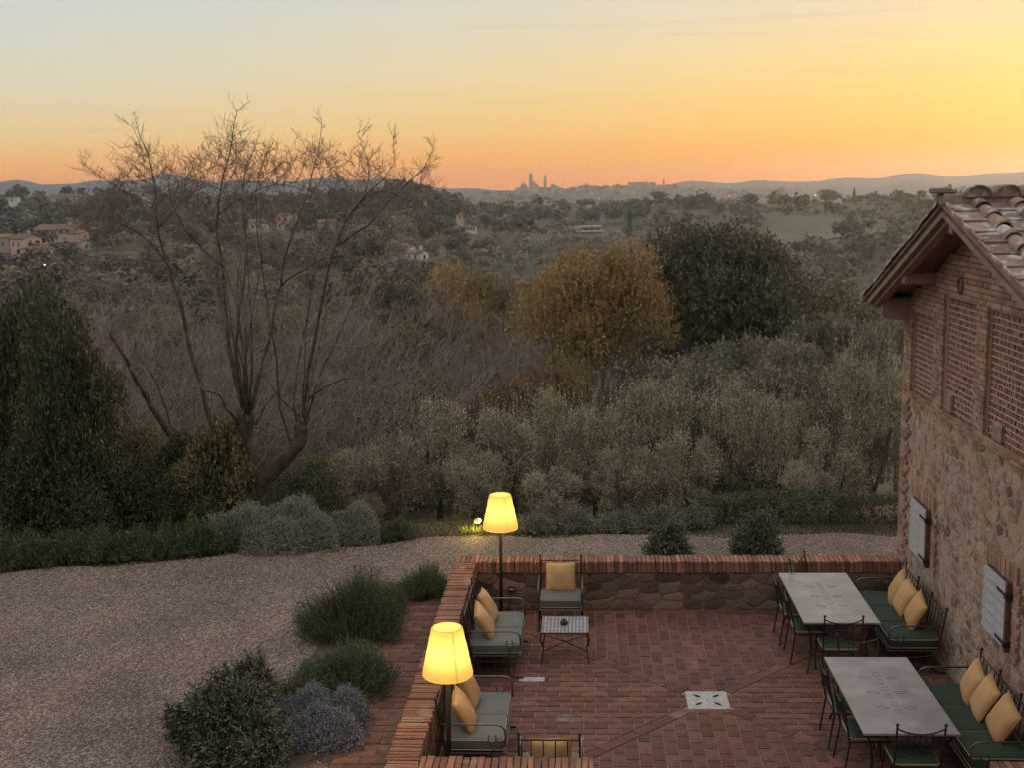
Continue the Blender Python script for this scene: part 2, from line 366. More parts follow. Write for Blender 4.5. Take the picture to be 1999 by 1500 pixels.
# ------------------------------------------------------------------ far woods and groves (each reads as one mass)
def crown_template(K, size, lumps):
    L = rand_lobes(lumps, 1.0, .95, .08, (.35, .6)); p, o = lobe_points(L, K, .8, .1)
    s = rng.uniform(.7, 1.3, K)*size; tang = unit(np.cross(o, rdir(K)))
    return leaf_quads(p-tang*s[:, None]*.5, tang, o+rng.normal(size=(K, 3))*.45, s, s*.85)
TEMPL = [crown_template(125, .16, 12) for _ in range(5)]
TEMPL_NEAR = [crown_template(270, .12, 16) for _ in range(5)]
TEMPL_FAR = [crown_template(60, .24, 8) for _ in range(5)]
VILLAS = []     # (x, y, radius) kept clear of trees
def wood(name, label, cat, m, zones):
    """zones: (az0, az1, r0, r1, spacing, width, height, chance function)"""
    out_ = []
    for az0, az1, r0, r1, sp, wd, ht, ch in zones:
        r = r0
        while r < r1:
            n = max(1, int(math.radians(az1-az0)*r/sp)); a = np.radians(np.linspace(az0, az1, n, endpoint=False))+rng.uniform(0, 1, n)*math.radians(az1-az0)/n
            rr = r+rng.uniform(-.5, .5, n)*sp; x, y = rr*np.sin(a), rr*np.cos(a)
            ok = ~in_field(x, y) & (rng.uniform(size=n) < ch(np.degrees(a), rr))
            for vx, vy, vr in VILLAS:
                rv = math.hypot(vx, vy); ok &= (x-vx)**2+(y-vy)**2 > vr*vr
                if vr > 5: ok &= ~((np.abs(a-math.atan2(vx, vy)) < vr*.8/rv) & (rr > rv*.91) & (rr < rv))     # yards open towards the valley
            z = T(x, y)
            for i in np.nonzero(ok)[0]:
                t = (TEMPL_FAR if rr[i] > 560 else TEMPL if rr[i] > 400 else TEMPL_NEAR)[rng.integers(5)]
                s = float(np.clip(rng.lognormal(-.02, .3), .45, 1.9)); V = rotz(t, rng.uniform(0, 6.3))*np.array([wd*s*rng.uniform(.85, 1.2), wd*s, ht*s*rng.uniform(.8, 1.2)])
                out_.append(V+np.array([x[i], y[i], z[i]-.3]))
            r += sp*.9
    if not out_: return
    o = finish(mesh_quads(name, np.concatenate(out_)), name, m, None, False)
    return tag(o, label, cat, kind='stuff')
# ------------------------------------------------------------------ houses across the valley
m_stone = mat('pale_stone_render', (.42, .34, .26), (.33, .27, .21), scale=.5, rough=.9, rand=.35)
m_pink = mat('pink_render', (.55, .40, .31), (.46, .33, .26), scale=.4, rough=.9, rand=.2)
m_white = mat('white_render', (.66, .62, .55), (.56, .52, .46), scale=.4, rough=.9)
m_roof = mat('terracotta_roof', (.20, .115, .08), (.14, .09, .065), scale=.8, rough=.9, rand=.3)
m_glass = mat('dark_window', (.02, .022, .025), rough=.15, spec=.5)
m_townw = mat('town_wall', (.36, .27, .21), (.27, .20, .16), scale=.1, rough=.9, rand=.6)
m_lead = mat('lead_dome', (.16, .17, .19), (.13, .14, .16), scale=.3, rough=.6)
m_tower = mat('tower_stone', (.40, .36, .32), (.30, .27, .25), scale=.15, rough=.9)
m_towerb = mat('tower_brick', (.30, .19, .13), (.25, .16, .11), scale=.15, rough=.9)
def polar(u, r):
    a = R(azu(u)); return r*math.sin(a), r*math.cos(a)
def gable(mb, w_, d_, h, rh, ov=.35):
    """pitched roof over a w x d box, ridge along x"""
    x, y = w_/2+ov, d_/2+ov; t = .18; e = h-ov*rh/(d_/2)
    return mb.add([(-x,-y,e),(x,-y,e),(x,0,h+rh),(-x,0,h+rh),(-x,y,e),(x,y,e),(-x,-y,e-t),(x,-y,e-t),(x,0,h+rh-t),(-x,0,h+rh-t),(-x,y,e-t),(x,y,e-t)],
                  [(0,1,2,3),(3,2,5,4),(7,6,9,8),(8,9,10,11),(6,7,1,0),(4,5,11,10),(1,7,8,2),(2,8,11,5),(6,0,3,9),(9,3,4,10)])
def walls(mb, w_, d_, h, rh, z0=-3):
    x, y = w_/2, d_/2
    return mb.add([(-x,-y,z0),(x,-y,z0),(x,y,z0),(-x,y,z0),(-x,-y,h),(x,-y,h),(x,y,h),(-x,y,h),(-x,0,h+rh),(x,0,h+rh)],
                  [(0,1,5,4),(2,3,7,6),(1,2,6,9,5),(3,0,4,8,7)])
def house(u, r, w_, d_, h, rh, rz, wm, label, wins=(), gwins=(), chim=None, dz=0.0, name='house', cat='house', roofm=None, rad=None):
    x, y = polar(u, r); z = float(T(x, y))+dz
    e = empty(name, (x, y, z), R(rz), label, cat); VILLAS.append((x, y, rad or max(w_, d_)*.75))
    walls(MB(), w_, d_, h, rh).build('wall', wm, e); ro = gable(MB(), w_, d_, h, rh).build('roof', roofm or m_roof, e)
    if chim: MB().cbox(chim-.4, chim+.4, .3, 1.0, h, h+rh+1.0, .05).build('chimney', wm, ro)
    for wx, wz, ww, wh in wins:      # windows on the front (-y)
        f = MB().box(wx-ww/2, wx+ww/2, -d_/2-.06, -d_/2+.05, wz, wz+wh).build('window', m_glass, e)
        MB().box(wx-ww/2-.12, wx+ww/2+.12, -d_/2-.16, -d_/2+.04, wz-.14, wz-.005).build('sill', wm, f)
    for wy, wz, ww, wh in gwins:     # windows on the right gable (+x)
        MB().box(w_/2-.05, w_/2+.06, wy-ww/2, wy+ww/2, wz, wz+wh).build('window', m_glass, e)
    return e
house(132, 462, 15.5, 9, 5.6, 1.7, -4, m_stone, 'long stone villa with a row of upper windows beside a tall cypress',
      [(-5.5, 3.9, .8, 1.2), (-2.6, 3.9, .8, 1.2), (.1, 3.9, .8, 1.2), (2.6, 3.9, .8, 1.2), (5.2, 3.9, .8, 1.2), (-4, .8, .9, 1.6), (-.8, .8, .9, 1.6), (3.8, .8, .9, 1.6)], [(-1, 3.6, .9, 1.3), (1.8, 1.0, 1.0, 1.8)], 4)
house(64, 408, 7.5, 6.5, 6.4, 1.3, -32, m_pink, 'tall pink farmhouse lit by the sunset below the long villa', [(-2, 3.9, .7, 1.1), (1, 3.9, .7, 1.1)], [(-1.4, 3.9, .7, 1.1), (1.4, 1.2, .8, 1.5)], 1, rad=7)
house(93, 402, 6, 5, 3.9, 1.0, -20, m_pink, 'lower pink wing joined to the tall pink farmhouse', [(-1, 1.6, .7, 1.0)], [(0, 1.6, .7, 1.0)], rad=6)
house(30, 414, 5, 5, 6.6, .9, -15, m_stone, 'ochre tower-like house half hidden behind the pink farmhouse', [(0, 4, .6, 1)], rad=4)
house(160, 425, 7.6, 6, 3.2, .9, -8, m_pink, 'low stone barn with a broad terrace in front of the long villa', [(-1.6, .8, 1.4, 1.6)], [(0, .8, .9, 1.4)], rad=7)
house(168, 436, 4.6, 5, 5.4, 1.0, -8, m_pink, 'small pink gabled house rising behind the low barn', [], [(0, 3.4, .8, 1)], rad=4)
house(150, 900, 20, 9, 6.5, 1.6, 10, m_stone, 'long pale manor on the wooded crest behind the villas', [(-6, 3.4, 1.2, 1.6), (-2, 3.4, 1.2, 1.6), (2, 3.4, 1.2, 1.6), (6, 3.4, 1.2, 1.6)], [(0, 3, 1.2, 1.6)], 3, dz=1)
house(36, 905, 15, 7, 3.5, .7, 8, m_white, 'long low white building on the skyline near the umbrella pine', [(-4, 1, 1.2, 1.4), (0, 1, 1.2, 1.4), (4, 1, 1.2, 1.4)], dz=2.5)
house(572, 470, 5.6, 6, 5.6, .9, -22, m_pink, 'lit pink house with four shuttered windows seen through the bare tree', [(-1.5, 3.4, .7, 1.2), (1.5, 3.4, .7, 1.2), (-1.5, .8, .7, 1.2), (1.5, .8, .7, 1.2)], [(0, 3.4, .8, 1.2)], rad=9)
house(516, 440, 5.5, 5, 4.2, .9, -10, m_stone, 'small stone cottage seen through the bare tree below the pink house', [(-1.2, 1.8, .7, 1.1), (1.3, 1.8, .7, 1.1)], rad=8)
house(648, 450, 6.5, 5, 3.6, 1.0, 18, m_stone, 'brown roofed cottage beside the dark wood on the ridge', [(0, 1.2, .8, 1.2)], rad=8)
house(820, 348, 5.2, 4.6, 3.0, .7, -28, m_white, 'small white house above the ploughed field', [(-1, 1.0, .7, 1.2), (1.1, 1.0, .7, 1.2)], [(0, .9, .8, 1.3)], 1, rad=7)
house(800, 356, 3.6, 4.2, 2.8, .7, -24, m_white, 'white outbuilding half hidden behind the small white house', [(0, .9, .7, 1.1)], rad=5)
house(905, 690, 4, 4, 4.6, .8, 10, m_pink, 'tall pale house with a chimney at the end of the dark wood', [(0, 2.8, .8, 1.1)], [(0, 2.5, .8, 1.1)], 1, rad=9, dz=1)
house(925, 670, 6.5, 4, 2.2, .5, -6, m_white, 'low white loggia with dark arches among the olive trees', [(-2.4, .3, .9, 1.5), (-.8, .3, .9, 1.5), (.8, .3, .9, 1.5), (2.4, .3, .9, 1.5)], rad=8, dz=1)
house(1490, 1050, 12, 8, 4, 1.4, 5, m_stone, 'pale farmhouse on the ridge below the town street lamps', [(-3, 1.5, 1, 1.4), (3, 1.5, 1, 1.4)], rad=10)
house(270, 640, 9, 6, 4.5, 1.2, 20, m_white, 'white house low among the suburb trees behind the bare branches', [(-2, 2, 1, 1.4), (2, 2, 1, 1.4)], rad=8)
house(350, 700, 12, 7, 5, 1.2, -15, m_white, 'wide white suburb house with a flat front behind the bare branches', [(-4, 2.4, 1, 1.4), (0, 2.4, 1, 1.4), (4, 2.4, 1, 1.4)], rad=9)
house(385, 380, 4.5, 3.5, 2.0, .5, 12, m_stone, 'pale sheds roof low in the thicket behind the bare tree', [(0, .8, 1, 1.2)], rad=5)
# modern flat-roofed building
x, y = polar(1153, 700); e = empty('villa', (x, y, float(T(x, y))+3), R(8), 'flat roofed modern villa with long window bands beside round trees', 'house'); VILLAS.append((x, y, 9))
MB().box(-7.2, 7.2, -4, 4, -6, 3.6).build('wall', m_stone, e); MB().cbox(-7.9, 7.9, -4.8, 4.6, 3.62, 4.15, .05).build('roof', m_stone, e); MB().cbox(-8.6, 8.6, -6.6, -4.05, .9, 1.25, .04).build('balcony', m_white, e)
for wx in (-5.2, -1.75, 1.75, 5.2): MB().box(wx-1.5, wx+1.5, -4.08, -3.95, 1.7, 3.0).build('window', m_glass, e)
# suburb houses behind the bare tree and on the right ridge
k = 0
for u, r in [(200, 760), (238, 820), (300, 860), (325, 780), (395, 800), (420, 740), (452, 850), (480, 790), (515, 820), (290, 930), (370, 950), (440, 960), (560, 930), (610, 960), (250, 980), (500, 1010)]:
    x, y = polar(u, r); k += 1
    mb = MB(); ww, dd, hh = rng.uniform(8, 14), rng.uniform(6, 9), rng.uniform(4, 6.5); walls(mb, ww, dd, hh, 1.2); nf = len(mb.f); gable(mb, ww, dd, hh, 1.2)
    o = mb.build('suburb_house', m_white); o.data.materials.append(m_roof); [setattr(p, 'material_index', 1) for p in o.data.polygons if p.index >= nf]
    o.location = (x, y, float(T(x, y))+1); o.rotation_euler = (0, 0, rng.uniform(-.7, .7)); VILLAS.append((x, y, 9))
    tag(o, 'small pale house of the suburb scattered behind the bare tree', 'house', 'suburb houses behind the bare tree')

# ------------------------------------------------------------------ the town on its hill
def pz(v, u, r): return 6.4+(379-.0209*(u-999.5)-v)/F*r     # height that shows at row v from distance r
town_meshes = []
for k in range(7):
    mb = MB(); ww, dd, hh = [(9, 8, 8), (13, 9, 10), (16, 10, 9), (8, 8, 13), (20, 10, 11), (11, 9, 7), (14, 12, 12)][k]
    walls(mb, ww, dd, hh, 2.0, -8); nf = len(mb.f); gable(mb, ww, dd, hh, 2.0); me = mb.mesh('town_house'); me.materials.append(m_townw); me.materials.append(m_roof)
    for p in me.polygons: p.material_index = 1 if p.index >= nf else 0
    town_meshes.append(me)
def in_view_az(u): return R(azu(u))
for k in range(285):
    u = rng.choice([rng.uniform(830, 1000), rng.uniform(940, 1230), rng.uniform(1000, 1330), rng.uniform(1200, 1560)]); r = rng.uniform(2700, 3060)
    x, y = polar(u, r); o = bpy.data.objects.new('town_house', town_meshes[rng.integers(7)]); col.objects.link(o)
    o.location = (x, y, float(T(x, y))); o.rotation_euler = (0, 0, rng.normal()*.5+(PI/2 if rng.uniform() < .3 else 0)); s = rng.uniform(.6, .95); o.scale = (s, s, s)
    tag(o, 'small stone house packed into the hilltop town on the horizon', 'house', 'houses of the hilltop town')
RT = 2900
def town(name, u, label, cat, r=RT, rz=0):
    x, y = polar(u, r); return empty(name, (x, y, 0), R(rz)-R(azu(u)), label, cat)
ct = town('cathedral', 1030, 'cathedral with lead dome and long nave on the town skyline', 'cathedral')
zb = pz(367, 1030, RT)
MB().box(-20, 14, -8, 8, -10, zb-1).build('nave', m_tower, ct)
d = MB(); d.lathe([(9.4, 0), (9.4, 2)]+[(9.2*math.cos(a)**.9, 2+10.5*math.sin(a)) for a in np.linspace(0, 1.42, 9)], 20, (0, 0, zb-1)); dm = d.build('dome', m_lead, ct, True)
MB().lathe([(1.5, 0), (1.5, 3.5), (2, 3.6), (.2, 7.5)], 10, (0, 0, zb+11)).build('lantern', m_tower, dm)
nv = MB(); gable(nv, 34, 16, zb-1, 3); o = nv.build('nave_roof', m_lead, ct); o.location = (-3, 0, 0)
bt = town('bell_tower', 1044, 'tall pale bell tower with four corner pinnacles next to the dome', 'tower')
zt = pz(341.5, 1044, RT); MB().box(-4.4, 4.4, -4.4, 4.4, -8, zt).build('shaft', m_tower, bt); MB().lathe([(3.2, 0), (.1, 6)], 8, (0, 0, zt)).build('spire', m_tower, bt)
for a, b in ((-3.9, -3.9), (3.9, -3.9), (3.9, 3.9), (-3.9, 3.9)): MB().lathe([(.8, 0), (.05, 4)], 6, (a, b, zt)).build('pinnacle', m_tower, bt)
for k in range(5):
    for s in (-1.8, 1.8): MB().box(s-.7, s+.7, -4.5, -4.35, zt-5-k*6.5, zt-2-k*6.5).build('window', m_glass, bt)
fa = town('unfinished_facade', 1052, 'stepped stone facade wall leaning off the bell tower', 'facade')
fz = pz(352, 1052, RT); fb = pz(374, 1052, RT)
MB().add([(-5,-1.5,fb),(7,-1.5,fb),(7,-1.5,fz-12),(2,-1.5,fz-8),(-5,-1.5,fz),(-5,1.5,fb),(7,1.5,fb),(7,1.5,fz-12),(2,1.5,fz-8),(-5,1.5,fz)],
         [(0,1,2,3,4),(9,8,7,6,5),(0,4,9,5),(1,6,7,2),(2,7,8,3),(3,8,9,4)]).build('wall', m_tower, fa)
MB().lathe([(1.1, 0), (.1, 7)], 6, (6, 0, fz-12)).build('pinnacle', m_tower, fa); MB().box(6.5, 8.5, -1.4, 1.4, fb, fz-14).build('buttress', m_tower, fa)
mg = town('civic_tower', 1071.5, 'slender brick tower with a flared stone head and small belfry', 'tower')
z1, z2, z3 = pz(360, 1071, RT), pz(352.5, 1071, RT), pz(343.5, 1071, RT)
MB().box(-2.9, 2.9, -2.9, 2.9, -8, z1).build('shaft', m_towerb, mg)
c4 = lambda h, z: [(-h, -h, z), (h, -h, z), (h, h, z), (-h, h, z)]
MB().add(c4(2.9, z1)+c4(4.3, z1+3)+c4(4.3, z2), [(0,1,5,4),(1,2,6,5),(2,3,7,6),(3,0,4,7),(4,5,9,8),(5,6,10,9),(6,7,11,10),(7,4,8,11),(8,9,10,11)]).build('head', m_tower, mg)
MB().box(-2.6, 2.6, -2.6, 2.6, z2, z3-2).build('belfry', m_tower, mg); MB().cbox(-3.2, 3.2, -3.2, 3.2, z3-2, z3, .1).build('cornice', m_tower, mg)
MB().tube([(0, 0, z3), (0, 0, z3+5)], [.5, .2], 6).build('mast', m_lead, mg); MB().tube([(-1.6, 0, z3+3.6), (1.6, 0, z3+3.6)], .25, 5).build('bell_arch', m_lead, mg)
bk = town('palace_block', 1086, 'square stone tower block right of the slender brick tower', 'tower')
MB().cbox(-5.2, 5.2, -5, 5, -8, pz(359, 1086, RT), .3).build('wall', m_tower, bk); MB().box(-1, 1, -5.1, -4.9, pz(365, 1086, RT), pz(361.5, 1086, RT)).build('window', m_glass, bk)
sv = town('basilica', 1302, 'large plain basilica with rows of windows and a spired bell tower', 'church', 2880)
zs = pz(366, 1302, 2880); MB().box(-20, 30, -12, 12, -20, zs).build('wall', m_towerb, sv); o = gable(MB(), 50, 24, zs, 4, 1).build('roof', m_roof, sv); o.location.x = 5
for k in range(7):
    for zz in (4, 10, 16): MB().box(-17+k*7, -14.8+k*7, -12.15, -11.9, zs-zz-3, zs-zz).build('window', m_glass, sv)
zq = pz(354, 1300, 2880); MB().box(-5, -.6, 3, 7.4, 0, zq).build('bell_tower', m_towerb, sv); MB().lathe([(2.6, 0), (.1, 8)], 8, (-2.8, 5.2, zq)).build('spire', m_lead, sv)
for u, wpx, v, lab in ((823, 6, 367, 'dark square tower at the left end of the town skyline'), (882, 3.5, 376, 'thin square tower left of the small domed church'), (962, 9, 373, 'broad keep-like block between small domed church and cathedral')):
    t_ = town('tower', u, lab, 'tower', 2860); hw = wpx/2*1.25; MB().cbox(-hw, hw, -hw, hw, -20, pz(v, u, 2860), .3).build('wall', m_tower, t_); MB().cbox(-hw-.5, hw+.5, -hw-.5, hw+.5, pz(v, u, 2860)+.02, pz(v, u, 2860)+1, .1).build('parapet', m_tower, t_)
t_ = town('small_church', 904, 'small church with a pointed cupola low on the town skyline', 'church', 2860)
MB().box(-6, 6, -5, 5, -20, pz(378, 904, 2860)).build('wall', m_townw, t_); MB().lathe([(3.5, 0), (2.6, 2.5), (.8, 4), (.1, 8)], 10, (0, 0, pz(378, 904, 2860))).build('cupola', m_lead, t_)
t_ = town('hill_palace', 1250, 'broad palace crowning the hill left of the spired basilica', 'palace', 2950)
MB().box(-24, 24, -8, 8, -10, pz(358, 1250, 2950)).build('wall', m_townw, t_); gable(MB(), 48, 16, pz(358, 1250, 2950), 4, 1).build('roof', m_roof, t_)
for k in range(8): MB().box(-21+k*5.5, -19+k*5.5, -8.15, -7.9, pz(364, 1250, 2950), pz(361, 1250, 2950)).build('window', m_glass, t_)
m_lampw = emit('street_lamp_glow', (1, .86, .6), 6)
m_iron0 = mat('grey_steel', (.2, .2, .2), rough=.5)
for u, v, r, s, lab in ((1057, 394.5, 2300, .5, 'street lamp glowing below the cathedral'), (965, 397, 2300, .5, 'street lamp glowing at the foot of the town, left of the cathedral'), (1170, 387, 2500, .5, 'street lamp glowing by the pale house on the town slope'),
                     (1423, 382, 2500, .55, 'street lamp glowing on the crest right of the basilica'), (1437, 387.5, 2400, .45, 'street lamp just below another on the right-hand crest'), (1592, 380.5, 2300, .65, 'bright street lamp on the ridge beside the round pine'),
                     (886, 401, 2200, .4, 'faint street lamp at the end of the dark wood'), (87, 516, 300, .14, 'yellow yard light glowing below the pink farmhouse')):
    p = P(u, v, r*math.cos(R(azu(u)))); e = empty('street_lamp', p, 0, lab, 'lamp', 'street lamps in the distance')
    MB().ball((0, 0, 0), s, 10, 6).build('lamp_head', m_lampw, e, True); MB().tube([(0, 0, -s), (0, 0, -s*9)], s*.12, 5).build('post', m_iron0, e)

# ------------------------------------------------------------------ distant trees that can be told apart
m_wood = mat('bark', (.075, .06, .05), (.12, .10, .085), scale=9, rough=.95, bump=.5)
m_wood_far = leafmat('far_wood_leaves', (.062, .058, .035), (.112, .10, .062), rand=.3, scale=.04)
m_holm = leafmat('holm_oak_leaves', (.075, .07, .043), (.14, .125, .078))
m_olive = leafmat('olive_leaves', (.21, .185, .12), (.44, .385, .27), rough=.42, tr=.12)
m_olive_far = leafmat('far_olive_leaves', (.175, .152, .10), (.27, .235, .16), rough=.6, rand=.35, scale=.05)
m_ochre = leafmat('autumn_oak_leaves', (.23, .155, .07), (.38, .265, .125), tr=.35)
m_gold = leafmat('yellow_autumn_leaves', (.15, .115, .055), (.23, .175, .085), tr=.3)
m_rust = leafmat('rust_leaves', (.13, .08, .045), (.20, .125, .065), tr=.3)
m_brownwood = leafmat('bare_wood_haze', (.12, .094, .08), (.16, .125, .105), rough=.9, tr=0, rand=.4, scale=.06)
m_cyp = leafmat('cypress_leaves', (.022, .03, .018), (.035, .045, .025))
def conifer(hh, ww, K, ln):
    t = rng.uniform(0, 1, K)**.8; a = rng.uniform(0, 6.283, K); r = ww/2*np.sin(np.clip(t*1.05+.12, 0, 1)*PI)**.6*(1-t*.35)
    p = np.stack([r*np.cos(a), r*np.sin(a), t*hh], -1); d = unit(np.stack([np.cos(a)*.3, np.sin(a)*.3, np.ones(K)], -1)+rng.normal(size=(K, 3))*.2)
    return leaf_quads(p, d, np.stack([np.cos(a), np.sin(a), 0*a], -1), ln*rng.uniform(.7, 1.4, K), ln*.5*rng.uniform(.7, 1.3, K))
cyp = mesh_quads('crown', conifer(1, .22, 420, .09)); cyp.materials.append(m_cyp)
trk = MB().tube([(0, 0, -.1), (0, 0, .5)], [.02, .012], 6).mesh('trunk'); trk.materials.append(m_wood)
def shared_tree(name, loc, sx_, sz, crown_me, trunk_me, label, cat='tree', group=None, rz=None):
    e = empty(name, loc, rng.uniform(0, 6.3) if rz is None else rz, label, cat, group); e.scale = (sx_, sx_, sz)
    for nm, me in (('crown', crown_me), ('trunk', trunk_me)):
        o = bpy.data.objects.new(nm, me); col.objects.link(o); o.parent = e
    return e
for u, r, hh, lab in ((46, 455, 9.0, 'tall dark cypress standing beside the long stone villa'), (72, 396, 5.5, 'slim cypress in front of the pink farmhouse'), (1667, 1000, 12, 'cypress alone on the right-hand ridge near the round pine'),
                      (1706, 1000, 6, 'shorter cypress further along the right-hand ridge'), (1002, 900, 9, 'thin cypress on the ridge below the cathedral'), (984, 905, 6, 'short cypress on the ridge left of the thin one'), (1234, 760, 12, 'cypress at the edge of the round tree clump'), (1118, 420, 9, 'cypress above the golden oak in the valley'), (859, 840, 11, 'blunt dark cypress rising over the dark wood')):
    x, y = polar(u, r); shared_tree('cypress', (x, y, float(T(x, y))-.5), hh, hh, cyp, trk, lab, 'tree'); VILLAS.append((x, y, 3))
# umbrella pines and round ridge trees: flat or domed crowns on visible stems
def dome_crown(K, ln, flat):
    L = [(rng.normal()*.2, rng.normal()*.2, .75+rng.uniform(-.06, .06), rng.uniform(.2, .34), rng.uniform(.2, .34), rng.uniform(.12, .2)*flat) for _ in range(14)]
    p, o = lobe_points(L, K, .75, .3); s = rng.uniform(.7, 1.3, K)*ln; tg = unit(np.cross(o, rdir(K))); return leaf_quads(p, tg, o, s, s*.7)
pine = mesh_quads('crown', dome_crown(700, .09, .9)); pine.materials.append(m_cyp)
ptr = MB(); ptr.tube([(0, 0, -.1), (.02, 0, .4), (0, .02, .62)], [.03, .024, .018], 6)
for a in range(5): ptr.tube([(0, .02, .55), (.16*math.cos(a*1.26), .16*math.sin(a*1.26), .72)], [.014, .006], 5)
ptr = ptr.mesh('trunk'); ptr.materials.append(m_wood)
rnd = mesh_quads('crown', leaf_quads(*(lambda p, o: (p, unit(np.cross(o, rdir(900))), o, rng.uniform(.07, .13, 900), rng.uniform(.05, .09, 900)))(*lobe_points(rand_lobes(16, 1, .9, .1, (.3, .5)), 900, .7)))); rnd.materials.append(m_holm)
for u, r, wd, hh, me, lab in ((12, 880, 11, 10, pine, 'umbrella pine on the left-hand skyline beside the white building'), (1615, 950, 17, 15, rnd, 'dome shaped pine standing out on the right-hand ridge'), (1680, 980, 7, 8, pine, 'small umbrella pine beside the ridge cypress'),
                          (955, 760, 14, 13, rnd, 'round dark tree on the ridge below the cathedral'), (1160, 770, 15, 14, rnd, 'left one of the two round trees behind the modern villa'), (1205, 780, 16, 15, rnd, 'right one of the two round trees behind the modern villa'),
                          (105, 470, 9, 9, rnd, 'bushy dark tree behind the long villa roof'), (720, 300, 11, 13, rnd, 'dark evergreen tree left of the small white house'), (700, 285, 8, 9, rnd, 'smaller dark evergreen under the dark one left of the white house'), (140, 380, 11, 8, rnd, 'rounded dark tree below the low barn')):
    x, y = polar(u, r); shared_tree('ridge_tree', (x, y, float(T(x, y))-.5), wd, hh, me, ptr if me is pine else trk, lab); VILLAS.append((x, y, wd*.35))
# masses of far trees
wl_ = lambda a, r: np.full(np.shape(r), 1.0)
HW = lambda c: (lambda a, r: np.full(np.shape(r), c))
wood('dark_woodland', 'dark evergreen woodland covering the far valley sides', 'woodland', m_wood_far,
     [(-30, -9.6, 470, 1020, 12, 8.5, 8, lambda a, r: .42+.3*(np.sin(r*.03+a) > .2)), (-30, -6.5, 250, 470, 10, 6.5, 5, lambda a, r: .3+.3*(np.sin(r*.05+a) > .2)), (-9.6, -6.0, 560, 1000, 9, 9, 9.5, HW(.9)), (-6.0, 24, 640, 1040, 15, 10, 7.5, lambda a, r: .3+.35*(np.sin(r*.02+a*1.4) > .1)), (6.5, 23, 240, 600, 10, 8, 7, lambda a, r: .75-.35*(np.sin(a*2) > .5)), (-8, 7, 215, 330, 10, 7.5, 7, HW(.55)),
      (-30, 24, 1150, 2500, 42, 22, 11, HW(.55)), (-9, 9.5, 2560, 3080, 34, 15, 8, HW(.42)), (-14, -4.5, 480, 640, 10, 7.5, 7, HW(.25)), (-30, -7, 130, 250, 10, 6, 5, HW(.35))])
wood('far_olive_grove', 'grey green olive groves on the slope across the valley', 'olive grove', m_olive_far,
     [(-9.6, 6.5, 330, 640, 8.2, 5.2, 4.6, HW(.86)), (-6, 24, 600, 1000, 13, 6.5, 5, HW(.45)), (6, 23, 250, 600, 9.5, 6.5, 5.5, HW(.42)), (-30, -8, 260, 560, 10, 5.5, 4.5, HW(.4)), (8, 23, 110, 240, 7.5, 5.2, 4.8, HW(.5))])
wood('brown_woodland', 'leafless brown woodland in the valley below the garden', 'woodland', m_brownwood,
     [(-30, -7, 100, 360, 9, 6.5, 5.5, HW(.42)), (-7, 5, 120, 250, 9, 7, 7.5, HW(.45)), (-30, -10, 420, 900, 14, 9, 7, HW(.3)), (4, 22, 300, 560, 11, 7, 7, HW(.2))])
# ------------------------------------------------------------------ terrace, garden walls, gravel yard
BRICK = (.19, .084, .056); BRICK2 = (.12, .055, .041)
m_brickf = mat('paving_brick', BRICK, BRICK2, scale=7, rough=.8, bump=.35, bscale=45, rand=.42, stain=(2.3, (.29, .20, .155), .62, .78))
m_brickw = mat('wall_brick', (.31, .14, .088), (.20, .10, .068), scale=9, rough=.9, bump=.7, bscale=40, rand=.6, stain=(3.0, (.40, .31, .25), .58, .78))
m_mortar = mat('pale_mortar', (.34, .25, .20), (.25, .18, .145), scale=5, rough=.95, bump=.6, bscale=60)
m_mortard = mat('wall_mortar', (.34, .25, .20), (.25, .18, .145), scale=6, rough=.95, bump=1.2, bscale=26, stain=(1.6, (.52, .46, .41), .62, .72))
m_rubble = mat('rubble_stone', (.335, .22, .155), (.235, .155, .11), scale=5, rough=.95, bump=.9, bscale=22, rand=.8, stain=(4.5, (.42, .315, .25), .44, .58))
m_brickb = mat('barn_brick', (.39, .24, .172), (.29, .175, .128), scale=9, rough=.92, bump=.7, bscale=40, rand=.5, stain=(3.0, (.45, .35, .28), .56, .76))
m_barnmort = mat('barn_mortar', (.42, .325, .255), (.31, .235, .185), scale=6, rough=.95, bump=1.2, bscale=26, stain=(1.6, (.54, .48, .43), .62, .72))
m_rubbled = mat('garden_wall_stone', (.22, .145, .10), (.13, .088, .065), scale=5, rough=.92, bump=.9, bscale=18, rand=.85, stain=(2.2, (.30, .24, .19), .66, .85))
m_plaster = mat('travertine', (.52, .49, .46), (.40, .37, .35), scale=14, rough=.7, bump=.2, stain=(9, (.30, .25, .22), .56, .7))
X0, X1, Y0, Y1, GZ = -1.72, 4.77, 11.12, 17.50, .42
CX, CY = 1.505, 14.23

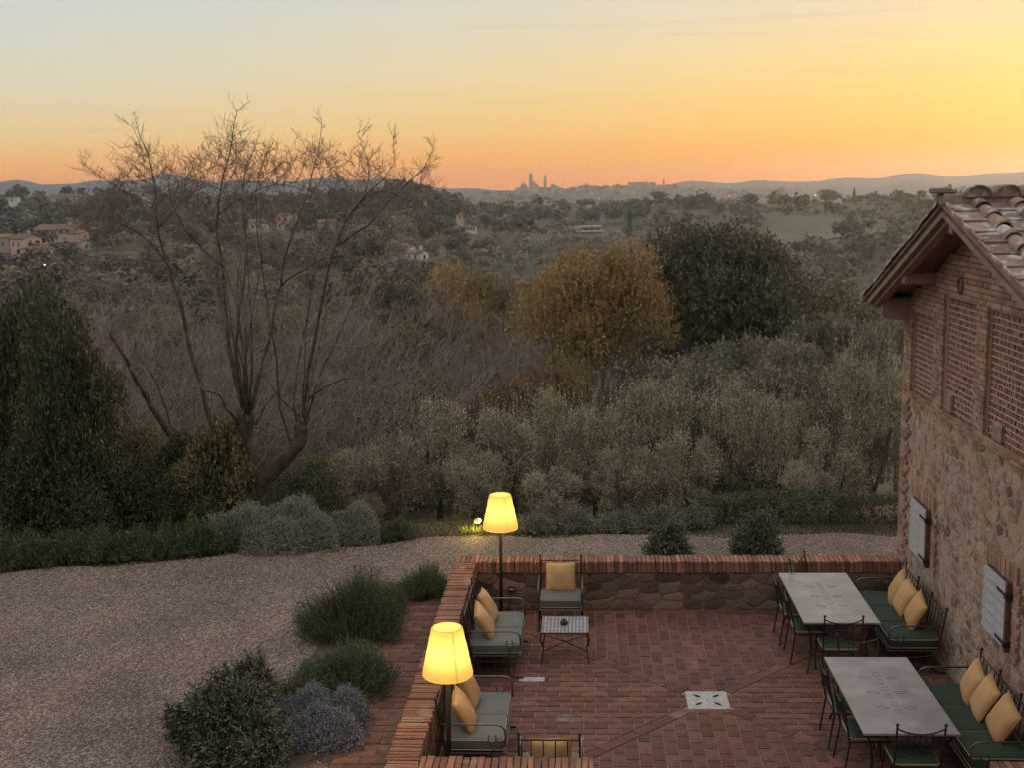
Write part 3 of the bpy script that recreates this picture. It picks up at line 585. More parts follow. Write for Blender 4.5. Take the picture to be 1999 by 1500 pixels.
def clip(poly, n, c):
    """keep the side n.p <= c"""
    o = []; m = len(poly)
    for i in range(m):
        a, b = poly[i], poly[(i+1) % m]; da = a[0]*n[0]+a[1]*n[1]-c; db = b[0]*n[0]+b[1]*n[1]-c
        if da <= 0: o.append(a)
        if (da < 0 < db) or (db < 0 < da): t = da/(da-db); o.append((a[0]+(b[0]-a[0])*t, a[1]+(b[1]-a[1])*t))
    return o
def area(p): return .5*sum(p[i][0]*p[(i+1) % len(p)][1]-p[(i+1) % len(p)][0]*p[i][1] for i in range(len(p)))
def lay(parent, pieces, m, put, name, limit=300, smooth=False):
    """pieces (priority, outline, height, inset, bulge): the first `limit` become parts of their own, the rest one joined part"""
    pieces = [p for p in pieces if len(p[1]) > 2 and area(p[1]) > 2e-4]; pieces.sort(key=lambda p: p[0])
    rest = MB()
    for i, (_, poly, h, ins, bul) in enumerate(pieces):
        if i < limit:
            cx = sum(p[0] for p in poly)/len(poly); cy_ = sum(p[1] for p in poly)/len(poly); c = Vector(put(cx, cy_, 0))
            o = MB().piece(poly, h, ins, lambda a, b, z: Vector(put(a, b, z))-c, bul).build(name, m, parent, smooth); o.location = c
        else: rest.piece(poly, h, ins, put, bul)
    if rest.f: tag(rest.build(name+'_course', m, parent, smooth), kind='stuff')

# paving
fl = MB().add([(X0-.3, Y0-.3, -.012), (X1+.3, Y0-.3, -.012), (X1+.3, Y1+.3, -.012), (X0-.3, Y1+.3, -.012)], [(0, 1, 2, 3)]).build('terrace_floor', m_mortar); tag(fl, kind='structure')
pcs = []
def pri(a, b):
    hid = (a > 2.75) or (a < -.92 and 12 < b < 16.2) or b < 11.75
    return (1e3 if hid else 0)+b*b+a*a*.3
BL, BW, J = .302, .150, .013
def brick_rect(a0, b0, a1, b1, planes):
    j = J/2; p = [(a0+j, b0+j), (a1-j, b0+j), (a1-j, b1-j), (a0+j, b1-j)]
    for n, c in planes: 
        if len(p) > 2: p = clip(p, n, c)
    if len(p) > 2 and area(p) > .0012:
        mx_ = sum(q_[0] for q_ in p)/len(p); my_ = sum(q_[1] for q_ in p)/len(p)
        pcs.append((pri(mx_, my_), p, rng.uniform(.010, .0145), .004, 0))
BD = .085*math.sqrt(2); s2 = 1.0
DR = .272   # half side of the drain slab
# left (-1) and right (+1) quadrants: |b| <= |a| - BD ; courses run along x
for sgn in (-1, 1):
    planes = [((-sgn, 1), -sgn*CX+CY-BD), ((-sgn, -1), -sgn*CX-CY-BD)]
    k = 0; b = Y0
    lim = [((1, 0), CX-DR)] if sgn < 0 else [((-1, 0), -CX-DR)]
    while b < Y1-.16:
        a = X0-(k % 2)*BL/2-rng.uniform(0, .03)
        while a < X1: brick_rect(max(a, X0), b, min(a+BL, X1), b+BW+.003, planes+lim); a += BL+.002
        b += BW+.003; k += 1
for sgn in (-1, 1):  # near and far quadrants: courses run along y
    planes = [((1, -sgn), CX-sgn*CY-BD), ((-1, -sgn), -CX-sgn*CY-BD)]
    lim = [((0, 1), CY-DR)] if sgn < 0 else [((0, -1), -CY-DR)]
    k = 0; a = X0
    while a < X1:
        b = Y0-(k % 2)*BL/2-rng.uniform(0, .03)
        while b < Y1-.155: brick_rect(a, max(b, Y0), a+BW+.003, min(b+BL, Y1-.155), planes+lim); b += BL+.002
        a += BW+.003; k += 1
a = X0
while a < X1: brick_rect(a, Y1-.153, min(a+BL, X1), Y1, []); a += BL+.003
lay(fl, pcs, m_brickf, lambda a, b, h: (a, b, -.012+h), 'brick')
# diagonal bands of bricks from the drain to the four corners
dg = []
for sx_ in (-1, 1):
    for sy_ in (-1, 1):
        t = DR*math.sqrt(2)+.01
        while True:
            c0 = (CX+sx_*t*.7071, CY+sy_*t*.7071); t1 = t+.30; c1 = (CX+sx_*t1*.7071, CY+sy_*t1*.7071)
            if not (X0 < c1[0] < X1 and Y0 < c1[1] < Y1-.15): break
            nx, ny = -sy_*.7071*.078, sx_*.7071*.078
            p = [(c0[0]-nx, c0[1]-ny), (c1[0]-nx, c1[1]-ny), (c1[0]+nx, c1[1]+ny), (c0[0]+nx, c0[1]+ny)]
            if area(p) < 0: p.reverse()
            dg.append((pri(*c0), p, rng.uniform(.012, .0155), .004, 0)); t = t1+.006
lay(fl, dg, m_brickf, lambda a, b, h: (a, b, -.012+h), 'diagonal_brick')
# drain slab with four leaf-shaped slots
dr = empty('drain_cover', (CX, CY, -.01), 0, 'square pale travertine drain slab with four leaf slots in the brick terrace', 'drain')
MB().cbox(-.262, .262, -.262, .262, 0, .017, .003).build('slab', m_plaster, dr)
m_slot = mat('slot_dark', (.012, .01, .01), rough=1)
for a in range(4):
    th = PI/4+a*PI/2; c, s = math.cos(th), math.sin(th); pts = [(t, w_) for t, w_ in zip(np.linspace(.1, .24, 7), [0, .014, .022, .024, .02, .012, 0])]
    pl = [(t, -w_) for t, w_ in pts]+[(t, w_) for t, w_ in reversed(pts[1:-1])]
    MB().add([(c*x-s*y_, s*x+c*y_, .0178) for x, y_ in pl], [tuple(range(len(pl)))]).build('slot', m_slot, dr)
MB().lathe([(.012, 0), (.012, .001)], 10, (0, 0, .0172)).build('hole', m_slot, dr)
ps = MB().cbox(-.92, -.58, 14.79, 14.925, -.012, .0065, .002).build('patch_slab', m_plaster); tag(ps, 'single pale stone slab set in the paving beside the front sofa foot', 'slab')

# voronoi rubble
def rubble(a0, a1, b0, b1, cell, asp, gap, seed, prif, hmin=.012, hmax=.035):
    r_ = random.Random(seed); S = []; cw, chh = cell*asp, cell
    nb = max(1, round((b1-b0)/chh)); na = max(1, round((a1-a0)/cw))
    for j in range(nb):
        for i in range(na):
            if r_.random() < .14: continue
            S.append((a0+(i+.5+(j % 2)*.5*.9-.22+r_.uniform(-.42, .42))*(a1-a0)/na, b0+(j+.5+r_.uniform(-.4, .4))*(b1-b0)/nb))
    out_ = []
    for i, s in enumerate(S):
        p = [(a0, b0), (a1, b0), (a1, b1), (a0, b1)]
        nbr = sorted((((q_[0]-s[0])/asp)**2+(q_[1]-s[1])**2, q_) for q_ in S if q_ is not s)[:16]
        for d_, q_ in nbr:
            n = ((q_[0]-s[0])/asp**2, (q_[1]-s[1])); L = math.hypot(*n); n = (n[0]/L, n[1]/L); mid = ((q_[0]+s[0])/2, (q_[1]+s[1])/2)
            p = clip(p, n, n[0]*mid[0]+n[1]*mid[1]-gap*r_.uniform(.3, .9))
            if len(p) < 3: break
        if len(p) < 3: continue
        for _ in range(1):
            pp = []
            for k in range(len(p)):
                a, b = p[k], p[(k+1) % len(p)]; f = .22; pp += [(a[0]+(b[0]-a[0])*f, a[1]+(b[1]-a[1])*f), (a[0]+(b[0]-a[0])*(1-f), a[1]+(b[1]-a[1])*(1-f))]
            p = pp
        if area(p) < .0015: continue
        p = [(x+r_.uniform(-.006, .006), y+r_.uniform(-.006, .006)) for x, y in p]
        out_.append((prif(*s), p, r_.uniform(hmin, hmax), .004, r_.uniform(.0, .003)))
    return out_

def cap_bricks(parent, a0, a1, wd, make, m=m_brickw):
    """a course of bricks on edge; make(t, width) returns box bounds"""
    t = a0
    while t < a1-.02:
        w_ = wd*random.uniform(.85, 1.15); bnd = make(t, min(w_-.009, a1-t)); cx, cy_, cz = [(bnd[2*i]+bnd[2*i+1])/2 for i in range(3)]
        h = [(bnd[2*i+1]-bnd[2*i])/2 for i in range(3)]
        o = MB().cbox(-h[0], h[0], -h[1], h[1], -h[2], h[2], .006).build('brick', m, parent); o.location = (cx, cy_, cz)
        o.rotation_euler = (random.gauss(0, .012), random.gauss(0, .012), random.gauss(0, .02)); t += w_
def jit(s): return random.uniform(-s, s)
fw = MB().box(X0, X1-.03, 17.53, 17.80, -.1, .70).build('garden_wall', m_mortard); tag(fw, 'low rubble wall with brick coping closing the far side of the terrace', 'wall')
lay(fw, rubble(X0+.01, X1-.05, .015, .595, .165, 1.75, .012, 3, lambda a, b: 0), m_rubbled, lambda a, b, h: (a, 17.53-h, b), 'stone', smooth=False)
cap_bricks(fw, X0-.30, X1-.045, .068, lambda t, w_: (t, t+w_, 17.482+jit(.008), 17.82+jit(.012), .605+jit(.005), .782+jit(.006)))
lw = MB().box(-2.02, -1.75, 10.6, 17.5, -.1, .66).build('garden_wall', m_mortard); tag(lw, 'low brick topped wall behind the two sofas on the terrace edge', 'wall')
lay(lw, rubble(11.2, 17.48, .015, .62, .17, 1.6, .012, 5, lambda a, b: -a), m_rubbled, lambda a, b, h: (-1.75+h, a, b), 'stone', 120)
cap_bricks(lw, 10.75, 17.47, .060, lambda t, w_: (-2.045+jit(.012), -1.715+jit(.012), t, t+w_*.9, .665+jit(.004), .782+jit(.009)))
nw = MB().box(-1.72, .02, 10.82, 11.09, -.1, .66).build('garden_wall', m_mortard); tag(nw, 'stub of brick topped wall in front of the nearest armchair', 'wall')
lay(nw, rubble(-1.7, .01, .015, .62, .17, 1.6, .012, 8, lambda a, b: 0), m_rubbled, lambda a, b, h: (a, 11.09+h*.6, b), 'stone', 40)
cap_bricks(nw, -1.70, .04, .072, lambda t, w_: (t, t+w_, 10.79+jit(.012), 11.125+jit(.012), .605+jit(.005), .782+jit(.008)))
nr = MB().box(3.97, 4.75, 10.82, 11.09, -.1, .66).build('garden_wall', m_mortard); tag(nr, 'brick topped wall end in the corner by the bench nearest the camera', 'wall')
cap_bricks(nr, 3.94, 4.74, .072, lambda t, w_: (t, t+w_, 10.79+jit(.012), 11.125+jit(.012), .605+jit(.005), .782+jit(.008)))
# brick path outside the left wall
pt = MB().box(-2.76, -2.05, 9.8, 16.62, .2, GZ-.004).build('path', m_mortar); tag(pt, kind='structure')
pp = []; b = 9.8; k = 0
while b < 16.6:
    a = -2.76-(k % 2)*.15
    while a < -2.06:
        p = [(max(a, -2.76)+.004, b+.004), (min(a+.30, -2.052)-.004, b+.004), (min(a+.30, -2.052)-.004, b+.148), (max(a, -2.76)+.004, b+.148)]
        if p[1][0]-p[0][0] > .03: pp.append((b, p, rng.uniform(.010, .017), .005, 0))
        a += .30
    b += .153; k += 1
lay(pt, pp, m_brickf, lambda a, b, h: (a, b, GZ-.004+h), 'brick')
# gravel yard, with the sunken terrace left open
m_grav = bpy.data.materials.new('gravel'); m_grav.use_nodes = True; t = m_grav.node_tree; b_ = t.nodes['Principled BSDF']; L = t.links.new
tcn = t.nodes.new('ShaderNodeTexCoord'); vo = t.nodes.new('ShaderNodeTexVoronoi'); vo.inputs['Scale'].default_value = 42; L(tcn.outputs['Object'], vo.inputs['Vector'])
cr = t.nodes.new('ShaderNodeValToRGB'); L(vo.outputs['Color'], cr.inputs[0])
for i, (p_, c_) in enumerate([(0, (.075, .048, .035)), (.45, (.15, .10, .074)), (.8, (.235, .16, .12)), (1, (.50, .385, .31))]):
    if i > 1: cr.color_ramp.elements.new(.5)
    cr.color_ramp.elements[i].position = p_; cr.color_ramp.elements[i].color = (*c_, 1)
n1 = t.nodes.new('ShaderNodeTexNoise'); n1.inputs['Scale'].default_value = .8; n1.inputs['Detail'].default_value = 6; L(tcn.outputs['Object'], n1.inputs['Vector'])
mr_ = t.nodes.new('ShaderNodeMapRange'); L(n1.outputs[0], mr_.inputs['Value']); mr_.inputs['From Min'].default_value = .3; mr_.inputs['From Max'].default_value = .7; mr_.inputs['To Min'].default_value = .72; mr_.inputs['To Max'].default_value = 1.15
hs = t.nodes.new('ShaderNodeHueSaturation'); L(cr.outputs[0], hs.inputs['Color']); L(mr_.outputs[0], hs.inputs['Value']); L(hs.outputs[0], b_.inputs['Base Color'])
bn = t.nodes.new('ShaderNodeBump'); bn.inputs['Strength'].default_value = 1; bn.inputs['Distance'].default_value = .03; bn.invert = True; L(vo.outputs['Distance'], bn.inputs['Height']); L(bn.outputs[0], b_.inputs['Normal'])
b_.inputs['Roughness'].default_value = .75
g = MB()
def gq(x0, x1, ya, yb): g.add([(x0, ya(x0), GZ), (x1, ya(x1), GZ), (x1, yb(x1), GZ), (x0, yb(x0), GZ)], [(0, 1, 2, 3)])
ye = lambda x: float(yedge(np.array(x)))+.12*math.sin(x*1.9)+.07*math.sin(x*4.3+1)
xs = [-40, -30, -20]+list(np.arange(-14, -2.0, .4))+[-2.03]
for a, b in zip(xs, xs[1:]): gq(a, b, lambda x: -8, ye)
xs = list(np.arange(-2.03, 14, .4))+[30]
for a, b in zip(xs, xs[1:]): gq(a, b, lambda x: 17.79, ye)
gy = g.build('gravel_yard', m_grav); tag(gy, kind='structure')
# loose stones lying on the gravel
n = 12000; gx = np.concatenate([rng.uniform(-10.5, -2.1, n*3//4), rng.uniform(-2, 6, n//4)]); gyv = np.where(np.arange(n) < n*3//4, rng.uniform(9.8, 20, n), rng.uniform(17.85, 20.2, n))
ok = (gyv < yedge(gx)+.05) & ~((gx > -2.8) & (gyv < 17.8)) & ~((gx > 4.7) & (gyv < 17.9)); gx, gyv = gx[ok], gyv[ok]; n = len(gx)
s = rng.uniform(.006, .017, n); th = rng.uniform(0, 6.28, n); base = np.stack([gx, gyv, np.full(n, GZ-.002)], -1)
cs = np.stack([np.cos(th), np.sin(th), 0*th], -1); sn = np.stack([-np.sin(th), np.cos(th), 0*th], -1); up = np.array([0, 0, 1.0])
c4_ = [base+cs*s[:, None], base+sn*s[:, None]*.8, base-cs*s[:, None], base-sn*s[:, None]*.8]; top = [p*.55+base*.45+up*(s*rng.uniform(.5, .9, n))[:, None] for p in c4_]
V = np.concatenate([np.stack(top, 1)]+[np.stack([c4_[i], c4_[(i+1) % 4], top[(i+1) % 4], top[i]], 1) for i in range(4)])
m_peb = mat('loose_gravel', (.20, .15, .12), (.46, .37, .31), scale=60, rough=.7, detail=1)
tag(finish(mesh_quads('gravel', V), 'gravel', m_peb, None, False), 'loose pale gravel stones strewn over the yard', 'gravel', kind='stuff')

# the farmhouse the view is taken from; unseen, added to shade the terrace
m_farm = mat('farmhouse_render', (.36, .27, .20), (.28, .21, .16), scale=.8, rough=.9, bump=.4)
fh = empty('farmhouse', (0, 0, 0), 0, 'unseen farmhouse behind the view, added to shade the terrace', 'building')
MB().box(-13, 9.5, -9, -1.0, -.3, 9.2).build('wall', m_farm, fh); o = gable(MB(), 22.5, 8, 9.2, 2.0, .6).build('roof', m_roof, fh); o.location = (-1.75, -5, 0)
for wx in (-9, -5, 0, 5):
    for wz in (1.2, 5.2): MB().box(wx-.5, wx+.5, -1.04, -.97, wz, wz+1.6).build('window', m_glass, fh)

# fallen leaves and weeds on the gravel
n = 900; gx = rng.uniform(-10, -2.9, n); gyv = np.minimum(yedge(gx)-.05-rng.gamma(1.2, 1.3, n), 20); ok = gyv > 10; gx, gyv = gx[ok], gyv[ok]; n = len(gx); a = rng.uniform(0, 6.28, n)
V = leaf_quads(np.stack([gx, gyv, np.full(n, GZ+.012)], -1), unit(np.stack([np.cos(a), np.sin(a), rng.uniform(-.1, .35, n)], -1)), np.tile([0, 0, 1.0], (n, 1))+rng.normal(size=(n, 3))*.3, rng.uniform(.025, .055, n), rng.uniform(.015, .03, n))
tag(finish(mesh_quads('fallen_leaves', V), 'fallen_leaves', mat('dry_leaves', (.16, .09, .045), (.25, .16, .08), scale=3, rand=.6), None, False), 'dry brown leaves scattered along the gravel edge', 'leaves', kind='stuff')
# ------------------------------------------------------------------ the brick barn on the right
WX = 4.80; AY, AZ = 14.35, 6.26; SF, SN = .387, .305       # ridge position and the two roof pitches
zf = lambda y: AZ-(y-AY)*SF if y > AY else AZ-(AY-y)*SN
barn = empty('brick_barn', (0, 0, 0), 0, 'tall rubble and brick barn with latticed loft openings and tiled gable roof', 'building')
GR = [(16.36, 17.42, 3.38, 4.60), (14.60, 15.91, 3.38, 4.93), (12.0, 14.22, 3.38, 4.94)]
sk = MB(); D = 5.15
sk.box(WX, D, 7.5, 17.83, -.3, 3.38)
for a, b in ((7.5, 12.0), (14.22, 14.60), (15.91, 16.36), (17.42, 17.83)): sk.box(WX, D, a, b, 3.381, 4.60)
for a, b in ((7.5, 12.0), (14.22, 14.60), (15.91, 17.83)): sk.box(WX, D, a, b, 4.601, 4.94)
prof = [(7.5, 4.941), (17.10, 4.941), (AY, zf(AY)-.16), (7.5, zf(7.5)-.16)]
sk.add([(WX, y, z) for y, z in prof]+[(D, y, z) for y, z in prof], [(3, 2, 1, 0), (4, 5, 6, 7), (0, 1, 5, 4)])
prof = [(17.83, 4.601), (17.83, zf(17.83)-.16), (17.101, zf(17.1)-.16), (17.101, 4.601)]
sk.build('wall', m_barnmort, barn)
MB().box(D+.01, 9.5, 7.5, 17.82, -.3, 4.55).build('wall_core', m_mortard, barn)
put = lambda a, b, h: (WX-h, -a, b)                         # a runs towards the camera
F2 = lambda y: -y
def rpri(a, b): return abs(-a-14.5)*.8-(0 if b > .5 else -2)
st = [s_ for s_ in rubble(F2(17.44), F2(9.8), .01, 3.29, .135, 1.55, .022, 21, rpri, .001, .007)]
SH = [(16.14, 16.96, 1.15, 1.92), (13.00, 13.78, 1.18, 1.94)]
def cen(p): return (-sum(q_[0] for q_ in p)/len(p), sum(q_[1] for q_ in p)/len(p))
def free(p, m_=.02):
    y, z = cen(p); return not any(a-m_ < y < b+m_ and c-m_ < z < d_+m_ for a, b, c, d_ in SH)
st = [s_ for s_ in st if free(s_[1])]
lay(barn, st, m_rubble, put, 'stone')
bk_ = []
def wbrick(ya, yb, za, zb, h=.03, pr=0):
    p = [(-yb, za), (-ya, za), (-ya, zb), (-yb, zb)]; bk_.append((pr-za*.1, p, h+rng.uniform(-.005, .006), .005, 0))
CH = .069; k = 0; z = .0
while z < 3.36:                                              # quoin at the far corner
    l = .36 if k % 2 else .25; wbrick(17.835-l+.004, 17.835, z+.004, z+CH-.004, .036); 
    if k % 2 == 0 and k % 4 == 0: wbrick(17.835-.47, 17.835-.258, z+.004, z+CH-.004, .036)
    z += CH; k += 1
for y0_, y1_, z0_, z1_ in SH:                                # relieving bricks over and beside the shutters
    y = y0_-.12
    while y < y1_+.1: wbrick(y+.004, y+.066, z1_+.02, z1_+.24, .040, -3); y += .072
    z = z0_-.1
    while z < z1_: wbrick(y0_-.24+.05*(int(z/CH) % 2), y0_-.02, z+.004, z+CH-.004, .04, -3); z += CH
z = 3.30; k = 0                                              # string course under the lattices
while z < 3.375:
    y = 12.2-(k % 2)*.13
    while y < 17.4: wbrick(y+.004, y+.255, z+.003, z+.034, .042, -1); y += .26
    z += .037; k += 1
z = 3.385; k = 0
while z < 6.0:
    y = 11.2-(k % 2)*.135
    while y < 17.835:
        ya, yb = y, min(y+.262, 17.835); segs = [(ya, yb)]
        for a, b, c, d_ in GR:
            if z+CH > c-.01 and z < d_+.012:
                ns_ = []
                for p_, q_ in segs:
                    if q_ <= a or p_ >= b: ns_.append((p_, q_))
                    else:
                        if p_ < a: ns_.append((p_, a))
                        if q_ > b: ns_.append((b, q_))
                segs = ns_
        for p_, q_ in segs:
            if q_-p_ > .04 and z+CH < min(zf(p_), zf(q_))-.17: wbrick(p_+.004, q_-.004, z+.004, z+CH-.004, .034 if not .0 else 0)
        y += .27
    z += CH; k += 1
lay(barn, bk_, m_brickb, put, 'brick')
m_lat = mat('lattice_brick', (.36, .20, .15), (.28, .15, .112), scale=20, rough=.9, rand=.5)
m_latm = mat('lattice_mortar', (.50, .37, .31), (.42, .30, .25), scale=20, rough=.95)
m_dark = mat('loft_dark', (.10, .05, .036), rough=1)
for a, b, c, d_ in GR:
    la, lm = MB(), MB(); nr_ = round((d_-c)/.0775); hgt = (d_-c)/nr_
    for i in range(nr_):
        z = c+i*hgt; lm.box(WX+.015+jit(.004), WX+.11, a, b, z-.007+jit(.002), z+.008)
        y = a+.02+(i % 2)*.012
        while y < b-.03:
            if random.random() < .03: pass
            la.box(WX+.025+jit(.008), WX+.105, y, y+random.uniform(.030, .040), z+.009, z+hgt-.008); y += .062
    tag(la.build('brick_lattice', m_lat, barn), kind='stuff'); tag(lm.build('lattice_course', m_latm, barn), kind='stuff')
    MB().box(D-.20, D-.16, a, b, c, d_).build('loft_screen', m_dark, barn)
    MB().box(WX+.005, WX+.10, b-.075, b-.035, c, d_).build('lattice_jamb', m_lat, barn)
for y, z, w_, h in ((15.5, 3.42, .22, .26), (13.62, 3.42, .30, .22)): MB().cbox(WX-.02, WX+.1, y, y+w_, z, z+h, .02).build('plaster_patch', m_mortard, barn)
# shutters
m_shut = mat('grey_shutter', (.44, .44, .46), (.36, .36, .38), scale=6, rough=.55, bump=.1)
m_shutf = mat('shutter_post', (.10, .055, .045), (.14, .08, .06), scale=9, rough=.6)
m_iron = mat('wrought_iron', (.022, .018, .016), (.04, .03, .026), scale=30, rough=.5, bump=.2, metal=.3, spec=.5)
for y0_, y1_, z0_, z1_ in SH:
    sh = MB().box(WX-.062, WX-.02, y0_+.03, y1_, z0_, z1_).build('shutter', m_shutf, barn)
    nb_ = 6; hh = (z1_-z0_)/nb_
    for i in range(nb_):
        o = MB().cbox(-.012, .012, -(y1_-y0_-.05)/2, (y1_-y0_-.05)/2, -hh*.465, hh*.465, .003).build('plank', m_shut, sh); o.location = (WX-.078, (y0_+y1_)/2+.03, z0_+hh*(i+.5)); o.rotation_euler = (0, .14, 0)
    MB().cbox(WX-.10, WX-.03, y0_-.015, y0_+.04, z0_-.03, z1_+.03, .005).build('post', m_shutf, sh)
    for z in (z0_+.05, z1_-.14):
        MB().cbox(WX-.108, WX-.092, y0_+.0, y0_+.30, z, z+.035, .003).build('hinge', m_iron, sh); MB().cbox(WX-.125, WX-.03, y0_-.05, y0_+.005, z-.01, z+.055, .004).build('hinge', m_iron, sh)
# ring on the gable
rg = MB(); rg.tube([(WX-.055, 15.22+.085*math.cos(a), 5.14+.10*math.sin(a)) for a in np.linspace(0, 2*PI, 20, endpoint=False)], .014, 8, True); rg.tube([(WX+.0, 15.22, 5.24), (WX-.07, 15.22, 5.24)], .012, 6)
rg.build('iron_ring', mat('ring_steel', (.16, .12, .10), rough=.35, metal=.7), barn, True)
# roof
RX0 = 4.22; m_board = mat('rake_board', (.31, .22, .165), (.22, .155, .12), scale=6, rough=.9, bump=.3, bscale=30)
def slope(y_a, y_b, off_top, thick, x0, x1, mb):
    a, b = (y_a, zf(y_a)+off_top), (y_b, zf(y_b)+off_top); pr_ = [a, b, (b[0], b[1]-thick), (a[0], a[1]-thick)]
    vs_ = [(x0, y, z) for y, z in pr_]+[(x1, y, z) for y, z in pr_]
    fs_ = [(0, 1, 2, 3), (7, 6, 5, 4), (0, 4, 5, 1), (1, 5, 6, 2), (2, 6, 7, 3), (3, 7, 4, 0)]
    return mb.add(vs_, fs_)
rf = MB(); slope(AY, 18.12, -.07, .06, RX0+.04, 9.6, rf); slope(8.0, AY-.002, -.07, .06, RX0+.04, 9.6, rf); rf = rf.build('roof', m_board, barn)
for k, (dx, off, th, ly) in enumerate(((0.0, -.055, .05, 18.16), (.05, -.108, .055, 18.02), (.015, -.166, .065, 17.9), (.085, -.234, .06, 17.78))):
    slope(AY+.003, ly, off, th, RX0+dx, RX0+dx+.12, MB()).build('rake_board', m_board, rf); slope(8.0, AY, off, th, RX0+dx+.003, RX0+dx+.12, MB()).build('rake_board', m_board, rf)
for y, zz in ((AY, zf(AY)-.34), (16.35, zf(16.35)-.31), (12.6, zf(12.6)-.30)):
    bmq = MB().cbox(RX0+.12, WX+.3, y-.075, y+.075, zz-.10, zz+.07, .02).build('purlin', m_board, rf)
MB().add([(RX0+.16, 17.55, 4.50), (RX0+.16, 18.0, 4.55), (RX0+.16, 18.0, 4.70), (RX0+.16, 17.55, 4.78), (WX+.1, 17.55, 4.42), (WX+.1, 18.0, 4.42), (WX+.1, 18.0, 4.70), (WX+.1, 17.55, 4.80)],
         [(0, 1, 2, 3), (7, 6, 5, 4), (0, 4, 5, 1), (1, 5, 6, 2), (2, 6, 7, 3), (3, 7, 4, 0)]).build('eave_bracket', m_board, rf)
m_tile = mat('roof_tile', (.28, .19, .14), (.18, .125, .095), scale=7, rough=.92, bump=.7, bscale=30, rand=.45, stain=(7.0, (.44, .42, .38), .53, .64))
def coppo(l, r0, r1, th=.016, n=10, arc=PI):
    mb = MB(); vs_ = []
    for y, r_ in ((-l/2, r0), (l/2, r1)):
        for rr in (r_, r_-th):
            for k in range(n+1): a = (PI-arc)/2+arc*k/n; vs_.append((rr*math.cos(a), y, rr*math.sin(a)))
    m1 = n+1; fs_ = []
    for k in range(n):
        fs_ += [(k, k+1, 2*m1+k+1, 2*m1+k), (m1+k+1, m1+k, 3*m1+k, 3*m1+k+1), (k+1, k, m1+k, m1+k+1), (2*m1+k, 2*m1+k+1, 3*m1+k+1, 3*m1+k)]
    fs_ += [(0, 2*m1, 3*m1, m1), (n, m1+n, 3*m1+n, 2*m1+n)]
    return mb.add(vs_, fs_)
cop = [coppo(.44, .105, .085).mesh('roof_tile')]; [me.materials.append(m_tile) for me in cop]
flat = MB(); flat.cbox(-.17, .17, -.22, .22, 0, .02, .004); flat.box(-.17, -.148, -.215, .215, .0205, .042); flat.box(.148, .17, -.215, .215, .0205, .042); flat = flat.mesh('roof_tile'); flat.materials.append(m_tile)
def tile(me, x, y, lift, sgn, kind='roof_tile'):
    o = bpy.data.objects.new('roof_tile', me); col.objects.link(o); o.parent = rf
    s_ = SN if sgn < 0 else -SF; o.location = (x+jit(.012), y+jit(.012), zf(y)-.07+lift+jit(.004)); o.rotation_euler = (math.atan(s_)+(-.06 if sgn < 0 else .06)*(-1)*-1, jit(.02), jit(.025)); return o
for c in range(5):
    for k in range(9):
        y = AY-.20-k*.345
        tile(flat, RX0+.16+c*.43, y, .02, -1)
        tile(cop[0], RX0+.375+c*.43, y+.05, .025, -1)
for k in range(11):
    y = AY+.25+k*.345; tile(cop[0], RX0+.06, y, .012, 1); tile(flat, RX0+.30, y, .02, 1)
rb = MB().cbox(RX0-.02, 9.6, AY-.16, AY+.16, AZ-.10, AZ+.045, .02).build('ridge_mortar', m_mortard, rf)
MB().cbox(RX0-.10, RX0+.13, AY-.15, AY+.17, AZ+.046, AZ+.115, .015).build('ridge_stone', m_tile, rf)
rid = coppo(.46, .165, .155, .02)
for y_, f_ in ((-.205, 1), (.205, -1)):
    arc_ = [(.15*math.cos(a), y_, .15*math.sin(a)) for a in np.linspace(0, PI, 11)]; rid.add(arc_, [tuple(range(11))[::-f_]])
rid = rid.mesh('ridge_tile'); rid.materials.append(m_tile)
for k in range(8):
    o = bpy.data.objects.new('ridge_tile', rid); col.objects.link(o); o.parent = rf; o.location = (RX0+.36+k*.335, AY, AZ+.0); o.rotation_euler = (0, 0, jit(.05)); o.scale = (1, 1, .85)
